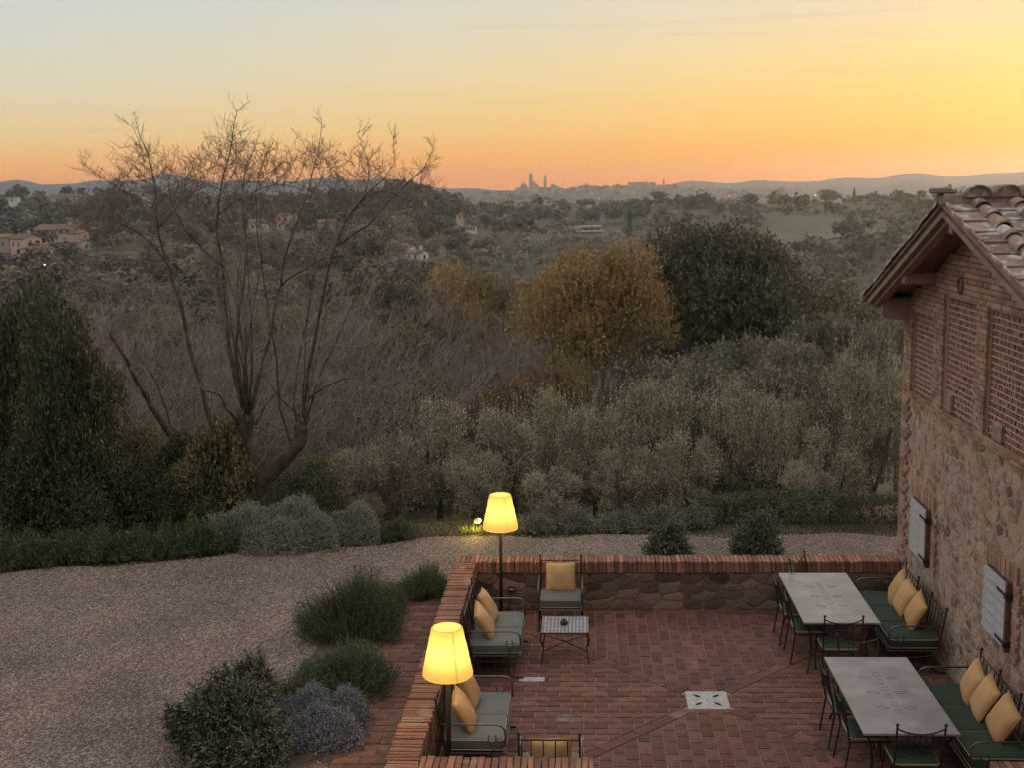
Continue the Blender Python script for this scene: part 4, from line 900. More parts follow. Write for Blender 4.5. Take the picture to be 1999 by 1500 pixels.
# ------------------------------------------------------------------ furniture
m_steel = mat('brushed_frame', (.20, .17, .15), (.13, .11, .10), scale=25, rough=.38, metal=.7, spec=.5)
m_cush = mat('grey_green_cushion', (.128, .134, .124), (.096, .104, .097), scale=3, rough=.55, bump=.25, bscale=7, spec=.35)
m_cushside = mat('dark_cushion_side', (.03, .034, .026), (.045, .045, .035), scale=5, rough=.75)
m_green = mat('bottle_green_cushion', (.028, .05, .03), (.04, .062, .04), scale=4, rough=.8, bump=.25, bscale=8)
m_piping = mat('cream_piping', (.36, .33, .24), rough=.7)
m_pillow = mat('ochre_pillow', (.58, .345, .16), (.50, .29, .13), scale=3.5, rough=.9, bump=.5, bscale=9, rand=.12)
m_pillseam = mat('ochre_seam', (.40, .23, .09), rough=.9)
def rounded(w_, d_, h, r=.035, n=4, crown=.012):
    """cushion block: rounded edges, slightly domed top"""
    mb = MB(); prof = []
    for i in range(n+1): a = -PI/2+PI/2*i/n; prof.append((r*(1-math.cos(a)), r+r*math.sin(a)))
    prof += [(r*(1-math.cos(a)), h-r+r*math.sin(a)) for a in np.linspace(0, PI/2, n+1)]
    ring = []
    for ins, z in prof:
        pts = []; rr = max(.04-ins*.3, .012)
        hw, hd = w_/2-ins, d_/2-ins
        for cx, cy_, a0 in ((hw-rr, hd-rr, 0), (-hw+rr, hd-rr, PI/2), (-hw+rr, -hd+rr, PI), (hw-rr, -hd+rr, 3*PI/2)):
            for k in range(4): a = a0+PI/2*k/3; pts.append((cx+rr*math.cos(a), cy_+rr*math.sin(a), z))
        ring.append(pts)
    m_ = len(ring[0]); vs_ = [p for r_ in ring for p in r_]; fs_ = [(i*m_+k, i*m_+(k+1) % m_, (i+1)*m_+(k+1) % m_, (i+1)*m_+k) for i in range(len(ring)-1) for k in range(m_)]
    top = ring[-1]; o = len(vs_); vs_ += [(x*.75, y*.75, z+crown) for x, y, z in top]; b0 = (len(ring)-1)*m_
    fs_ += [(b0+k, b0+(k+1) % m_, o+(k+1) % m_, o+k) for k in range(m_)]; vs_.append((0, 0, h+crown*1.2)); fs_ += [(o+k, o+(k+1) % m_, len(vs_)-1) for k in range(m_)]
    fs_.append(tuple(range(m_-1, -1, -1))); return mb.add(vs_, fs_)
def rim(w_, d_, z, r=.006, c=.04):
    pts = []
    for cx, cy_, a0 in ((w_/2-c, d_/2-c, 0), (-w_/2+c, d_/2-c, PI/2), (-w_/2+c, -d_/2+c, PI), (w_/2-c, -d_/2+c, 3*PI/2)):
        for k in range(4): a = a0+PI/2*k/3; pts.append((cx+c*math.cos(a), cy_+c*math.sin(a), z))
    return MB().tube(pts, r, 5, True)
def cushion(parent, x, y, z, w_, d_, h, m, piping=True):
    c = rounded(w_, d_, h).build('seat_cushion', m, parent, True); c.location = (x, y, z)
    if piping:
        o = rim(w_-.006, d_-.006, h-.022).build('piping', m_piping, c); o = rim(w_-.006, d_-.006, .022).build('piping', m_piping, c)
    return c
def pillow_mesh(w_=.46, h=.46, t_=.085, n=14, seed=0):
    r_ = random.Random(seed); vs_ = []; idx = {}; ph = r_.uniform(0, 6)
    def pt(i, j, s):
        u, v = -1+2*i/n, -1+2*j/n; k = 1-.075*(1-v*v)*abs(u)**3; k2 = 1-.075*(1-u*u)*abs(v)**3
        th = t_*((1-abs(u)**2.6)*(1-abs(v)**2.6))**.55
        wr = .009*math.sin(5*u+3*v+ph)*(1-u*u)*(1-v*v)+.012*max(0, abs(u*v)-.25)*math.sin(9*(u-v)+ph)
        sag = .02*(1-u*u)*(v < 0)*v
        return (u*w_/2*k, s*(th+wr*(th > .01)), v*h/2*k2+sag)
    mb = MB(); fs_ = []
    for s in (1, -1):
        for j in range(n+1):
            for i in range(n+1):
                edge = i in (0, n) or j in (0, n); key = (i, j, 0 if edge else s)
                if key not in idx: idx[key] = len(vs_); vs_.append(pt(i, j, 0 if edge else s))
        g_ = lambda i, j: idx[(i, j, 0 if (i in (0, n) or j in (0, n)) else s)]
        for j in range(n):
            for i in range(n):
                f = (g_(i, j), g_(i+1, j), g_(i+1, j+1), g_(i, j+1)); fs_.append(f if s < 0 else f[::-1])
    mb.add(vs_, fs_); brd = [vs_[idx[(i, 0, 0)]] for i in range(n)]+[vs_[idx[(n, j, 0)]] for j in range(n)]+[vs_[idx[(n-i, n, 0)]] for i in range(n)]+[vs_[idx[(0, n-j, 0)]] for j in range(n)]
    return mb, MB().tube(brd, .006, 5, True)
PM = []
for s_ in range(4):
    a, b = pillow_mesh(seed=s_*3+1); a = a.mesh('cover'); a.materials.append(m_pillow); a.polygons.foreach_set('use_smooth', np.ones(len(a.polygons), bool)); b = b.mesh('seam'); b.materials.append(m_pillseam); PM.append((a, b))
npil = 0
def pillow(loc, rz, tilt, roll, label, group=None):
    """front face looks along local -y before rz"""
    global npil
    e = empty('pillow', loc, 0, label, 'pillow', group); e.rotation_euler = (Matrix.Rotation(rz, 3, 'Z') @ Matrix.Rotation(tilt, 3, 'X') @ Matrix.Rotation(roll, 3, 'Y')).to_euler()
    a, b = PM[npil % 4]; npil += 1
    for nm, me in (('cover', a), ('seam', b)): o = bpy.data.objects.new(nm, me); col.objects.link(o); o.parent = e
    return e
def arcpts(p0, p1, p2, n=6):
    return [tuple((1-t)**2*a+2*t*(1-t)*b+t*t*c for a, b, c in zip(p0, p1, p2)) for t in np.linspace(0, 1, n)]
def settee(name, n, sw, dep, m, label, group, backh=.95, open_bars=True, cat='sofa', arms=True):
    """wrought-iron seat for n, facing local -y, centred on x, back at y=0"""
    e = empty(name, (0, 0, 0), 0, label, cat, group); W = n*sw; hw = W/2+.012; fy = -dep
    # backrest: posts with ball finials, rails and bars, leaning back
    lean = lambda z: .10*(z-.3)/.65-.045
    for i in range(n+1):
        x = -hw+2*hw*i/n
        mb = MB(); mb.tube([(x, lean(.05)-.06, .02), (x, lean(.35), .35), (x, lean(backh), backh-.03)], .0125, 6); mb.ball((x, lean(backh), backh-.005), .021, 8, 6); mb.build('back_post', m_iron, e)
    for z in (backh-.075, .50): MB().tube([(-hw, lean(z), z), (hw, lean(z), z)], .009, 6).build('back_rail', m_iron, e)
    nb_ = n*5
    for i in range(1, nb_):
        if i % 5 == 0: continue
        x = -hw+2*hw*i/nb_; MB().tube([(x, lean(.5), .5), (x, lean(backh-.075), backh-.075)], .0065, 5).build('back_bar', m_iron, e)
    # seat frame and cushions
    MB().tube([(-hw, .0, .315), (hw, .0, .315), (hw, fy, .315), (-hw, fy, .315)], .013, 6, True).build('seat_frame', m_steel, e)
    for i in range(n): cushion(e, -W/2+sw*(i+.5), fy/2-.01, .325, sw-.012, dep-.05, .155, m)
    MB().cbox(-W/2, W/2, fy+.03, -.03, .295, .322, .004).build('seat_base', m_iron, e)
    for s in (-1, 1):
        x = s*(hw+.012)
        if arms:
            arm = [(x, lean(.66), .66), (x, fy+.12, .66)]+arcpts((x, fy+.12, .66), (x, fy-.005, .66), (x, fy-.005, .55), 6)[1:]+[(x, fy-.005, .40)]
            a = MB().tube(arm, .0115, 8).build('armrest', m_steel, e, True)
            MB().tube([(x, fy+.14+.045*math.cos(t_), .50+.045*math.sin(t_)) for t_ in np.linspace(2.2, 7.3, 12)], .007, 5).build('scroll', m_steel, a)
            MB().tube([(x, fy+.14, .455), (x, fy+.14, .32)], .007, 5).build('strut', m_steel, a)
        lg = MB(); lg.tube([(x, fy+.16, .31), (x, fy+.16, .10)]+arcpts((x, fy+.16, .10), (x, fy+.14, .02), (x, fy-.04, .012), 6)[1:], .013, 6); lg.build('leg', m_iron, e)
        lg = MB(); lg.tube([(x, -.12, .31), (x, -.12, .10)]+arcpts((x, -.12, .10), (x, -.10, .02), (x, .06, .012), 6)[1:], .013, 6); lg.build('leg', m_iron, e)
        MB().tube([(x, fy+.02, .30)]+arcpts((x, fy+.02, .30), (x, fy/2, .16), (x, -.02, .30), 8)[1:], .009, 5).build('rocker', m_iron, e)
        MB().tube([(x, fy+.16, .12), (x, -.12, .12)], .009, 5).build('stretcher', m_iron, e)
    return e
# local front is -y: facing +x means a turn of +90 degrees
sofa = settee('garden_sofa', 2, .63, .70, m_cush, '', 'sofas along the low wall')
place(sofa, True, (-1.60, 15.53, 0), PI/2, 'two-seat iron sofa with grey cushions nearest the lamp by the far wall')
place(sofa, False, (-1.62, 12.76, 0), PI/2, 'two-seat iron sofa with grey cushions partly behind the nearer lamp')
for y, z, lab, tl, ro in ((15.80, .67, 'ochre pillow on the far seat of the far sofa', .50, .10), (15.22, .66, 'ochre pillow on the near seat of the far sofa', .52, -.16), (13.05, .67, 'ochre pillow on the far seat of the near sofa, behind the lamp pole', .42, .05), (12.42, .66, 'ochre pillow on the near seat of the near sofa, crossed by the lamp pole', .48, -.12)):
    pillow((-1.40, y, z+.02), PI/2, -tl, ro, lab, 'ochre pillows on the sofas')
ac = settee('garden_armchair', 1, .60, .56, m_cush, '', 'iron armchairs', .96, cat='armchair')
place(ac, True, (-.40, 17.20, 0), 0, 'iron armchair with ochre pillow against the far terrace wall')
place(ac, False, (-.405, 11.33, 0), PI, 'iron armchair with barred back just inside the nearest wall')
pillow((-.40, 17.07, .68), 0, -.22, 0, 'ochre pillow upright on the armchair at the far wall', 'ochre pillows on the armchairs')
pillow((-.40, 11.48, .615), PI, -.22, .02, 'ochre pillow behind the bars of the nearest armchair', 'ochre pillows on the armchairs')
bench = settee('garden_bench', 3, .64, .68, m_green, '', 'green benches along the barn wall', .90, cat='bench')
place(bench, True, (4.66, 16.08, 0), -PI/2, 'long iron bench with green cushions at the far end of the barn wall')
place(bench, False, (4.66, 12.76, 0), -PI/2, 'long iron bench with green cushions at the near end of the barn wall')
for yb, wd in ((16.08, 'far'), (12.76, 'near')):
    for k, (dy, nm) in enumerate(((.46, 'farthest'), (.02, 'middle'), (-.52, 'nearest'))):
        pillow((4.44+jit(.015), yb+dy, .70), -PI/2+jit(.1), -.42+jit(.05), (.28, .20, .24)[k]+jit(.05), f'{nm} ochre pillow of three on the {wd} green bench', 'ochre pillows on the benches')

# floor lamps with glowing shades
m_pole = mat('lamp_pole', (.03, .027, .022), (.045, .04, .03), scale=12, rough=.5, metal=.3)
m_shade = bpy.data.materials.new('lamp_shade_cloth'); m_shade.use_nodes = True; t = m_shade.node_tree; t.nodes.remove(t.nodes['Principled BSDF'])
tr_ = t.nodes.new('ShaderNodeBsdfTranslucent'); tr_.inputs['Color'].default_value = (.88, .68, .30, 1); df = t.nodes.new('ShaderNodeBsdfDiffuse'); df.inputs['Color'].default_value = (.62, .45, .2, 1)
ms = t.nodes.new('ShaderNodeMixShader'); ms.inputs[0].default_value = .42; t.links.new(df.outputs[0], ms.inputs[1]); t.links.new(tr_.outputs[0], ms.inputs[2]); t.links.new(ms.outputs[0], t.nodes['Material Output'].inputs['Surface'])
m_bulb = emit('bulb', (1, .66, .25), 3)
lampobjs = []
for i, (x, y, lab) in enumerate(((-1.32, 17.2, 'lit floor lamp with yellow shade in the far corner of the terrace'), (-1.50, 11.72, 'lit floor lamp with yellow shade beside the near sofa'))):
    e = empty('floor_lamp', (x, y, 0), 0, lab, 'lamp', 'lit floor lamps'); e.rotation_euler = (0, R(.8), 0)
    MB().lathe([(.17, 0), (.17, .02), (.15, .03), (.03, .045)], 24).build('base', m_pole, e, False)
    MB().tube([(0, 0, .03), (0, 0, 1.42)], .027, 12).build('pole', m_pole, e, True); MB().tube([(0, 0, 1.42), (0, 0, 1.545)], .012, 8).build('stem', m_pole, e)
    sh = MB(); sh.lathe([(.262, 1.405), (.266, 1.41), (.266, 1.435)]+[(.266-.1*t_, 1.435+.47*t_) for t_ in np.linspace(.05, 1, 8)]+[(.164, 1.918), (.152, 1.925), (.0005, 1.928)], 36, cap=False); so_ = sh.build('lamp_shade', m_shade, e, True)
    MB().tube([(.155*math.cos(a), .155*math.sin(a), 1.922) for a in np.linspace(0, 2*PI, 28, endpoint=False)], .004, 5, True).build('shade_ring', m_pillseam, so_)
    for a in (0.5, 2.0, 3.6, 5.2): MB().tube([(.255*math.cos(a), .255*math.sin(a), 1.43), (.158*math.cos(a), .158*math.sin(a), 1.91)], .004, 5).build('wire_rib', m_pole, so_)
    MB().ball((0, 0, 1.57), .03, 12, 8).build('bulb', m_bulb, e, True)
    ld = bpy.data.lights.new('lamp_bulb', 'POINT'); ld.energy = 10.0; ld.color = (1, .70, .27); ld.shadow_soft_size = .055
    lo = bpy.data.objects.new('lamp_bulb', ld); col.objects.link(lo); lo.parent = e; lo.location = (0, 0, 1.655)

# coffee table with pierced top
cf = empty('coffee_table', (-.315, 15.73, 0), 0, 'small iron coffee table with pierced pale metal top', 'table')
m_pierced = mat('pale_grey_metal', (.34, .34, .36), (.27, .27, .29), scale=10, rough=.45, metal=.4, spec=.5)
tp = MB(); nx_, ny_ = 13, 12; W = .65; D_ = .64
for i in range(nx_):
    for j in range(ny_):
        cw, ch_ = W/nx_, D_/ny_; off = (cw*.25 if j % 2 else -cw*.25); cx, cy_ = -W/2+cw*(i+.5), -D_/2+ch_*(j+.5)
        o8 = [(cx-cw/2, cy_-ch_/2), (cx, cy_-ch_/2), (cx+cw/2, cy_-ch_/2), (cx+cw/2, cy_), (cx+cw/2, cy_+ch_/2), (cx, cy_+ch_/2), (cx-cw/2, cy_+ch_/2), (cx-cw/2, cy_)]
        ox = off if 0 < i < nx_-1 else 0; i8 = [(cx+ox*.4+.33*cw*math.cos(a), cy_+.33*ch_*math.sin(a)) for a in [-2.36, -1.57, -.785, 0, .785, 1.57, 2.36, 3.14]]
        vs_ = [(x, y, .44) for x, y in o8]+[(x, y, .44) for x, y in i8]+[(x, y, .428) for x, y in i8]
        tp.add(vs_, [(k, (k+1) % 8, 8+(k+1) % 8, 8+k) for k in range(8)]+[(8+k, 8+(k+1) % 8, 16+(k+1) % 8, 16+k) for k in range(8)])
tp.build('table_top', m_pierced, cf)
MB().tube([(-W/2, -D_/2, .43), (W/2, -D_/2, .43), (W/2, D_/2, .43), (-W/2, D_/2, .43)], .012, 6, True).build('frame', m_iron, cf)
for sx_ in (-1, 1):
    for sy_ in (-1, 1): MB().tube([(sx_*(W/2-.005), sy_*(D_/2-.005), .425), (sx_*(W/2+.012), sy_*(D_/2+.012), .35), (sx_*(W/2-.03), sy_*(D_/2-.03), .2), (sx_*(W/2), sy_*(D_/2), .0)], [.012, .012, .010, .010], 6).build('leg', m_iron, cf)
for s in (-1, 1): MB().tube([(-W/2+.02, -s*D_/2+s*.02, .16), (0, 0, .19), (W/2-.02, s*D_/2-s*.02, .16)], .007, 5).build('stretcher', m_iron, cf)
ash = empty('ashtray', (-.33, 15.74, .441), 0, 'small dark lidded ashtray on the coffee table', 'ashtray')
MB().lathe([(.045, 0), (.055, .012), (.055, .03), (.046, .036)], 20).build('bowl', m_iron, ash, False); MB().lathe([(.048, .036), (.04, .05), (.014, .056), (.012, .07), (.018, .076), (.004, .084)], 20).build('lid', m_iron, ash)
# power socket on the far wall with its cable
ou_ = empty('outdoor_socket', (-1.165, 17.49, .35), 0, 'weatherproof power socket on the far wall between lamp and armchair', 'socket')
MB().cbox(-.055, .055, -.035, .0, -.04, .045, .008).build('box', m_pole, ou_); MB().cbox(-.045, .045, -.05, -.036, -.025, .012, .006).build('cover', m_steel, ou_); MB().tube([(-.03, -.012, -.04), (-.032, -.014, -.2), (-.06, -.02, -.335)], .006, 5).build('cable', m_pole, ou_)

# dining tables with inlay
m_slab = mat('pale_stone_top', (.29, .26, .255), (.23, .205, .20), scale=3.5, rough=.38, bump=.05, spec=.45, stain=(2.3, (.34, .315, .31), .5, .66))
m_inlay = mat('inlay_line', (.185, .165, .16), rough=.5)
def table(label):
    e = empty('dining_table', (0, 0, 0), 0, label, 'table', 'stone topped dining tables'); L2, W2 = 1.03, .495
    MB().cbox(-W2, W2, -L2, L2, .722, .75, .004).build('table_top', m_slab, e)
    MB().tube([(-W2+.04, -L2+.04, .708), (W2-.04, -L2+.04, .708), (W2-.04, L2-.04, .708), (-W2+.04, L2-.04, .708)], .014, 6, True).build('frame', m_iron, e)
    for k in range(6):
        cy_ = -.50+k*.20; pts = [(.034*math.cos(a)*(1+.25*abs(math.sin(2*a))), cy_+.052*math.sin(a)*(1+.1*abs(math.sin(2*a))), .7505) for a in np.linspace(0, 2*PI, 14, endpoint=False)]
        MB().tube(pts, .0026, 4, True).build('inlay', m_inlay, e)
    for cy_ in (-.40, 0.0, .40):
        for s in (-1, 1):
            pts = [(s*.15+.07*math.cos(a), cy_+.03*math.sin(a)*(1-.35*math.cos(a)**2)+s*.015*math.cos(a), .7505) for a in np.linspace(0, 2*PI, 14, endpoint=False)]
            MB().tube(pts, .0022, 4, True).build('inlay', m_inlay, e)
    for sx_ in (-1, 1):
        for sy_ in (-1, 1): MB().tube([(sx_*(W2-.05), sy_*(L2-.06), .70)]+arcpts((sx_*(W2-.05), sy_*(L2-.06), .70), (sx_*(W2-.22), sy_*(L2-.30), .36), (sx_*(W2-.06), sy_*(L2-.09), .0), 7)[1:], .015, 6).build('leg', m_iron, e)
    for s in (-1, 1): MB().tube([(-.30, s*.76, .36), (0, 0, .40), (.30, -s*.76, .36)], .009, 5).build('stretcher', m_iron, e)
    return e
tb = table('')
place(tb, True, (3.335, 16.02, 0), 0, 'long stone topped table with inlaid ovals near the far terrace wall')
place(tb, False, (3.365, 12.80, 0), 0, 'long stone topped table with inlaid ovals nearest the camera')
def chair():
    e = empty('dining_chair', (0, 0, 0), 0, '', 'chair', 'iron dining chairs'); hw = .243
    by = lambda z: .21+.09*(z-.45)/.5
    for s in (-1, 1):
        mb = MB(); mb.tube([(s*hw*1.04, .27, 0), (s*hw, .205, .42), (s*hw, by(.93), .93)], .0115, 6); mb.ball((s*hw, by(.95), .945), .019, 8, 6); mb.build('back_post', m_iron, e)
        MB().tube([(s*hw*.92, -.22, .43), (s*hw*1.02, -.245, .22), (s*hw*.98, -.25, 0)], .0105, 6).build('leg', m_iron, e)
    sag = lambda x: .065*(1-(x/hw)**2)
    MB().tube([(x, by(.90), .90-sag(x)) for x in np.linspace(-hw, hw, 9)], .009, 6).build('top_rail', m_iron, e)
    MB().tube([(x, by(.55), .55+sag(x)*.5) for x in np.linspace(-hw, hw, 7)], .008, 6).build('lower_rail', m_iron, e)
    for x in (-.12, -.06, 0, .06, .12): MB().tube([(x, by(.56), .56+sag(x)*.5), (x, by(.86), .90-sag(x))], .0055, 5).build('back_bar', m_iron, e)
    for z in (.65, .74): MB().tube([(-.12, by(z), z), (.12, by(z), z)], .005, 5).build('back_bar', m_iron, e)
    MB().tube([(-hw, .205, .425), (hw, .205, .425), (hw*.92, -.225, .425), (-hw*.92, -.225, .425)], .010, 6, True).build('seat_frame', m_iron, e)
    cushion(e, 0, -.012, .43, .47, .42, .055, m_green)
    return e
ch0 = chair()
spots = [((2.97, 16.31), PI/2, 'iron chair at the far table, farther of two on its open side'), ((3.01, 15.64), PI/2, 'iron chair at the far table, nearer of two on its open side'),
         ((3.29, 14.99), PI, 'iron chair at the near end of the far table, its back to the near table'), ((3.325, 13.76), 0, 'iron chair at the far end of the near table, back to back with another'),
         ((3.02, 13.17), PI/2, 'iron chair at the near table, farther of two on its open side'), ((3.04, 12.47), PI/2, 'iron chair at the near table, nearer of two on its open side'),
         ((3.40, 11.86), PI, 'iron chair at the near end of the near table, closest to the camera'), ((3.39, 17.10), R(54), 'iron chair turned askew at the far end of the far table by the wall')]
for i, ((x, y), rz, lab) in enumerate(spots): place(ch0, i == 0, (x, y, 0), rz, lab)
ck = MB()
for i in range(4): ck.tube([(-.16+.045*i, .345+.012*math.sin(i*2), .93-.02*i), (-.13+.05*i, .33, .80), (-.15+.05*i, .34, .66)], .010, 6)
for z in (.72, .80): ck.tube([(-.17, .342, z), (.04, .342, z)], .009, 6)
e = empty('cushion_ties', (3.39, 17.10, 0), R(54), 'knotted pale fabric ties hanging on the askew chair by the wall', 'fabric'); ck.build('tie', m_piping, e)
# ------------------------------------------------------------------ planting near the house
m_soil = mat('bed_soil', (.075, .055, .04), (.12, .085, .055), scale=5, rough=1, bump=.8, bscale=25, stain=(2.5, (.07, .075, .03), .5, .62))
m_rose = leafmat('rosemary_needles', (0.060, 0.082, 0.034), (0.128, 0.150, 0.068), rough=.6, tr=.1)
m_rose2 = leafmat('fresh_needles', (0.091, 0.114, 0.036), (0.156, 0.176, 0.065), rough=.6, tr=.15)
m_grey = leafmat('grey_santolina', (0.163, 0.163, 0.169), (0.263, 0.256, 0.263), rough=.8, tr=.05)
m_lav = leafmat('lavender_grey', (0.173, 0.173, 0.135), (0.285, 0.277, 0.225), rough=.8, tr=.05)
m_pitt = leafmat('dark_glossy_leaves', (0.068, 0.076, 0.048), (0.150, 0.145, 0.102), rough=.38, tr=.1)
m_box = leafmat('box_hedge_leaves', (0.065, 0.078, 0.034), (0.128, 0.128, 0.061), rough=.55, tr=.15)
m_laurel = leafmat('laurel_leaves', (.048, .052, .026), (.115, .11, .058), rough=.4, tr=.15)
m_ivy = leafmat('ivy_leaves', (0.102, 0.099, 0.044), (0.204, 0.162, 0.076), rough=.5, tr=.15)
m_curry = leafmat('curry_plant', (0.145, 0.145, 0.105), (0.246, 0.238, 0.184), rough=.8, tr=.05)
m_grass = leafmat('grass_blades', (.058, .056, .024), (.105, .094, .044), rough=.7, tr=.2)
def bed(name, x0, x1, ya, yb, n, z):
    xs_ = np.linspace(x0, x1, 14); t_ = np.linspace(0, 1, n); Xb, Tb = np.meshgrid(xs_, t_, indexing='ij')
    Yb = ya+(yb-ya)*Tb; ed = .12*np.sin(Yb*2.3)+.08*np.sin(Yb*5.1+1); k = np.clip((x1-Xb)/(x1-x0), 0, 1); Xb = Xb+ed*k
    o = finish(mesh_grid(name, Xb, Yb, z+.03*np.sin(Xb*7)*np.cos(Yb*6)*(1-k)+0*Xb), name, m_soil, None, True); return tag(o, kind='structure')
bed('planting_bed', -3.75, -2.765, 10.2, 17.6, 40, GZ+.012)
def bush_quads(w_, d_, h, n, L, k, ll, lw, style):
    """shoots leaving a low dome; style: up 0..1, spread of leaves"""
    up, spread, inner = style
    d = rdir(n); d[:, 2] = np.abs(d[:, 2])*1.0+.02; d = unit(d)
    lump = 1+.13*np.sin(d[:, 0]*5+d[:, 1]*3)+.09*np.sin(d[:, 1]*7-d[:, 2]*5)
    rad = rng.uniform(inner, 1, n)*lump
    tip = d*rad[:, None]*np.array([w_/2, d_/2, h]); od = unit(d+np.array([0, 0, up])+rng.normal(size=(n, 3))*.22)
    base = tip-od*L; base[:, 2] = np.maximum(base[:, 2], .0)
    return shoots(base, od, L*rng.uniform(.7, 1.2, n), k, ll, lw, spread)
def bush(name, loc, V, m, label, cat='shrub', group=None, rz=0.0, stems=True):
    e = empty(name, loc, rz, label, cat, group); finish(mesh_quads('foliage', V), 'foliage', m, e, False)
    if stems:
        mb = MB(); h = float(V[..., 2].max()); w_ = float(V[..., 0].max())
        for i in range(6): a = i*1.05+random.random(); mb.tube([(0.03*math.cos(a), .03*math.sin(a), -.05), (w_*.3*math.cos(a), w_*.3*math.sin(a), h*.45), (w_*.5*math.cos(a), w_*.5*math.sin(a), h*.72)], [.014, .010, .004], 5)
        mb.build('stems', m_wood, e)
    return e
Q = np.concatenate
V = Q([bush_quads(1.72, 1.35, .84, 3300, .30, 13, .042, .0075, (.95, .5, .55)), bush_quads(1.2, 1.0, .98, 1000, .34, 13, .042, .0075, (1.4, .45, .6))])
bush('rosemary_bush', (-3.20, 15.38, GZ), V, m_rose, 'big upright dark rosemary bush beside the brick path')
bush('rosemary_bush', (-2.44, 16.98, GZ), bush_quads(.86, .9, .50, 2100, .24, 13, .036, .007, (1.0, .5, .5)), m_rose2, 'fresh green feathery bush against the corner of the wall coping')
bush('rosemary_bush', (-2.95, 13.65, GZ), bush_quads(1.4, 1.4, .55, 3200, .20, 12, .034, .008, (.7, .6, .5)), m_rose, 'low dark green bush between the big rosemary and the grey mound')
V = Q([bush_quads(.78, .78, .42, 1700, .09, 8, .021, .0105, (.4, .9, .8))+np.array([dx, dy, dz]) for dx, dy, dz in ((-.2, .26, .02), (.2, .22, 0), (-.02, -.2, 0), (.22, -.25, -.05))])
bush('santolina_mound', (-3.02, 12.38, GZ), V, m_grey, 'soft blue grey santolina mound beside the brick path')
V = Q([bush_quads(1.3, 1.2, .80, 1500, .22, 12, .062, .021, (.5, .85, .6)), bush_quads(.9, .8, .55, 700, .20, 12, .062, .021, (.5, .85, .55))+np.array([.0, .5, .36]), bush_quads(.8, .8, .6, 500, .2, 12, .06, .02, (.5, .85, .6))+np.array([-.45, .12, .1]), bush_quads(.8, .8, .55, 450, .2, 12, .06, .02, (.5, .85, .6))+np.array([.38, -.3, .05])])
bush('glossy_shrub', (-3.86, 11.95, GZ), V, m_pitt, 'large dark glossy leaved shrub at the bottom of the gravel yard')
bush('rosemary_bush', (-2.95, 16.35, GZ), bush_quads(.8, .8, .42, 1200, .2, 12, .036, .0075, (.8, .55, .5)), m_rose, 'small dark bush between the big rosemary and the fresh green one')
n = 260; a = rng.uniform(0, 6.28, n); b0 = np.stack([.1*np.cos(a)*rng.uniform(0, 1, n), .1*np.sin(a), 0*a], -1); dd = unit(np.stack([np.cos(a)*.55, np.sin(a)*.55, rng.uniform(.6, 1.3, n)], -1))
bush('grass_tuft', (-3.58, 13.35, GZ), leaf_quads(b0, dd, rdir(n), rng.uniform(.18, .34, n), np.full(n, .009)), m_rose2, 'small bright grass tuft behind the grey mound', 'grass tuft', stems=False)
for x, y, w_, h, lab in ((1.36, 19.02, .74, .60, 'smaller of two round leafy shrubs behind the far wall'), (2.82, 19.05, .86, .80, 'larger of two round leafy shrubs behind the far wall')):
    bush('round_shrub', (x, y, GZ), bush_quads(w_*1.12, w_*1.1, h*.92, 800, .16, 11, .05, .02, (.35, .9, .6)), m_pitt, lab)
for k, (x, y, w_, h, lab) in enumerate(((-.95, 20.45, .95, .42, 'grey shrub behind the far lamp pole'), (-.20, 20.6, .9, .46, 'grey shrub behind the far armchair'), (.62, 20.55, .95, .45, 'grey shrub left of the smaller round shrub'), (1.30, 20.7, 1.0, .50, 'grey shrub right behind the smaller round shrub'), (1.95, 20.8, .8, .42, 'grey shrub between the two round shrubs'))):
    bush('curry_plant', (x, y, GZ-.05), bush_quads(w_, .8, h, 700, .22, 10, .05, .011, (.5, .75, .5)), m_curry, lab, group='grey shrubs along the gravel edge')
for k, (x, y, w_, h, lab) in enumerate(((-6.05, 19.72, 1.15, .80, 'leftmost lavender dome under the bare tree'), (-5.25, 19.95, 1.25, .88, 'tallest lavender dome under the bare tree'), (-5.35, 19.40, .95, .62, 'front lavender dome under the bare tree'), (-4.72, 19.55, .82, .66, 'rightmost lavender dome of the cluster under the bare tree'), (-4.08, 19.98, .82, .74, 'clipped lavender ball standing alone right of the cluster'))):
    bush('lavender_bush', (x, y, GZ-.02), bush_quads(w_*1.28, w_*1.15, h*.86, 2700, .09, 7, .032, .0095, (.25, .75, .84)), m_lav, lab, group='lavender along the gravel edge')
bush('rosemary_bush', (-3.35, 20.05, GZ-.02), bush_quads(.85, .7, .40, 900, .2, 11, .04, .008, (.6, .6, .5)), m_rose, 'low green bush right of the clipped lavender ball')
names_ = ['first', 'second', 'third', 'fourth', 'fifth', 'sixth', 'seventh', 'eighth']
hm = [bush_quads(1.0, .9, .52, 1150, .20, 11, .042, .011, (.6, .7, .5)) for _ in range(2)]; hm = [mesh_quads('foliage', v) for v in hm]; [h_.materials.append(m_rose) for h_ in hm]
for k in range(9):
    x = -10.3+k*.52; y = float(yedge(np.array(x)))+.45
    e = empty('low_shrub', (x, y, GZ-.03), k*1.3, f'{(names_+["ninth"])[k]} low dark shrub from the left in the row edging the gravel', 'shrub', 'row of low shrubs edging the gravel'); o = bpy.data.objects.new('foliage', hm[k % 2]); col.objects.link(o); o.parent = e; e.scale = (1.05, 1, rng.uniform(.9, 1.25))
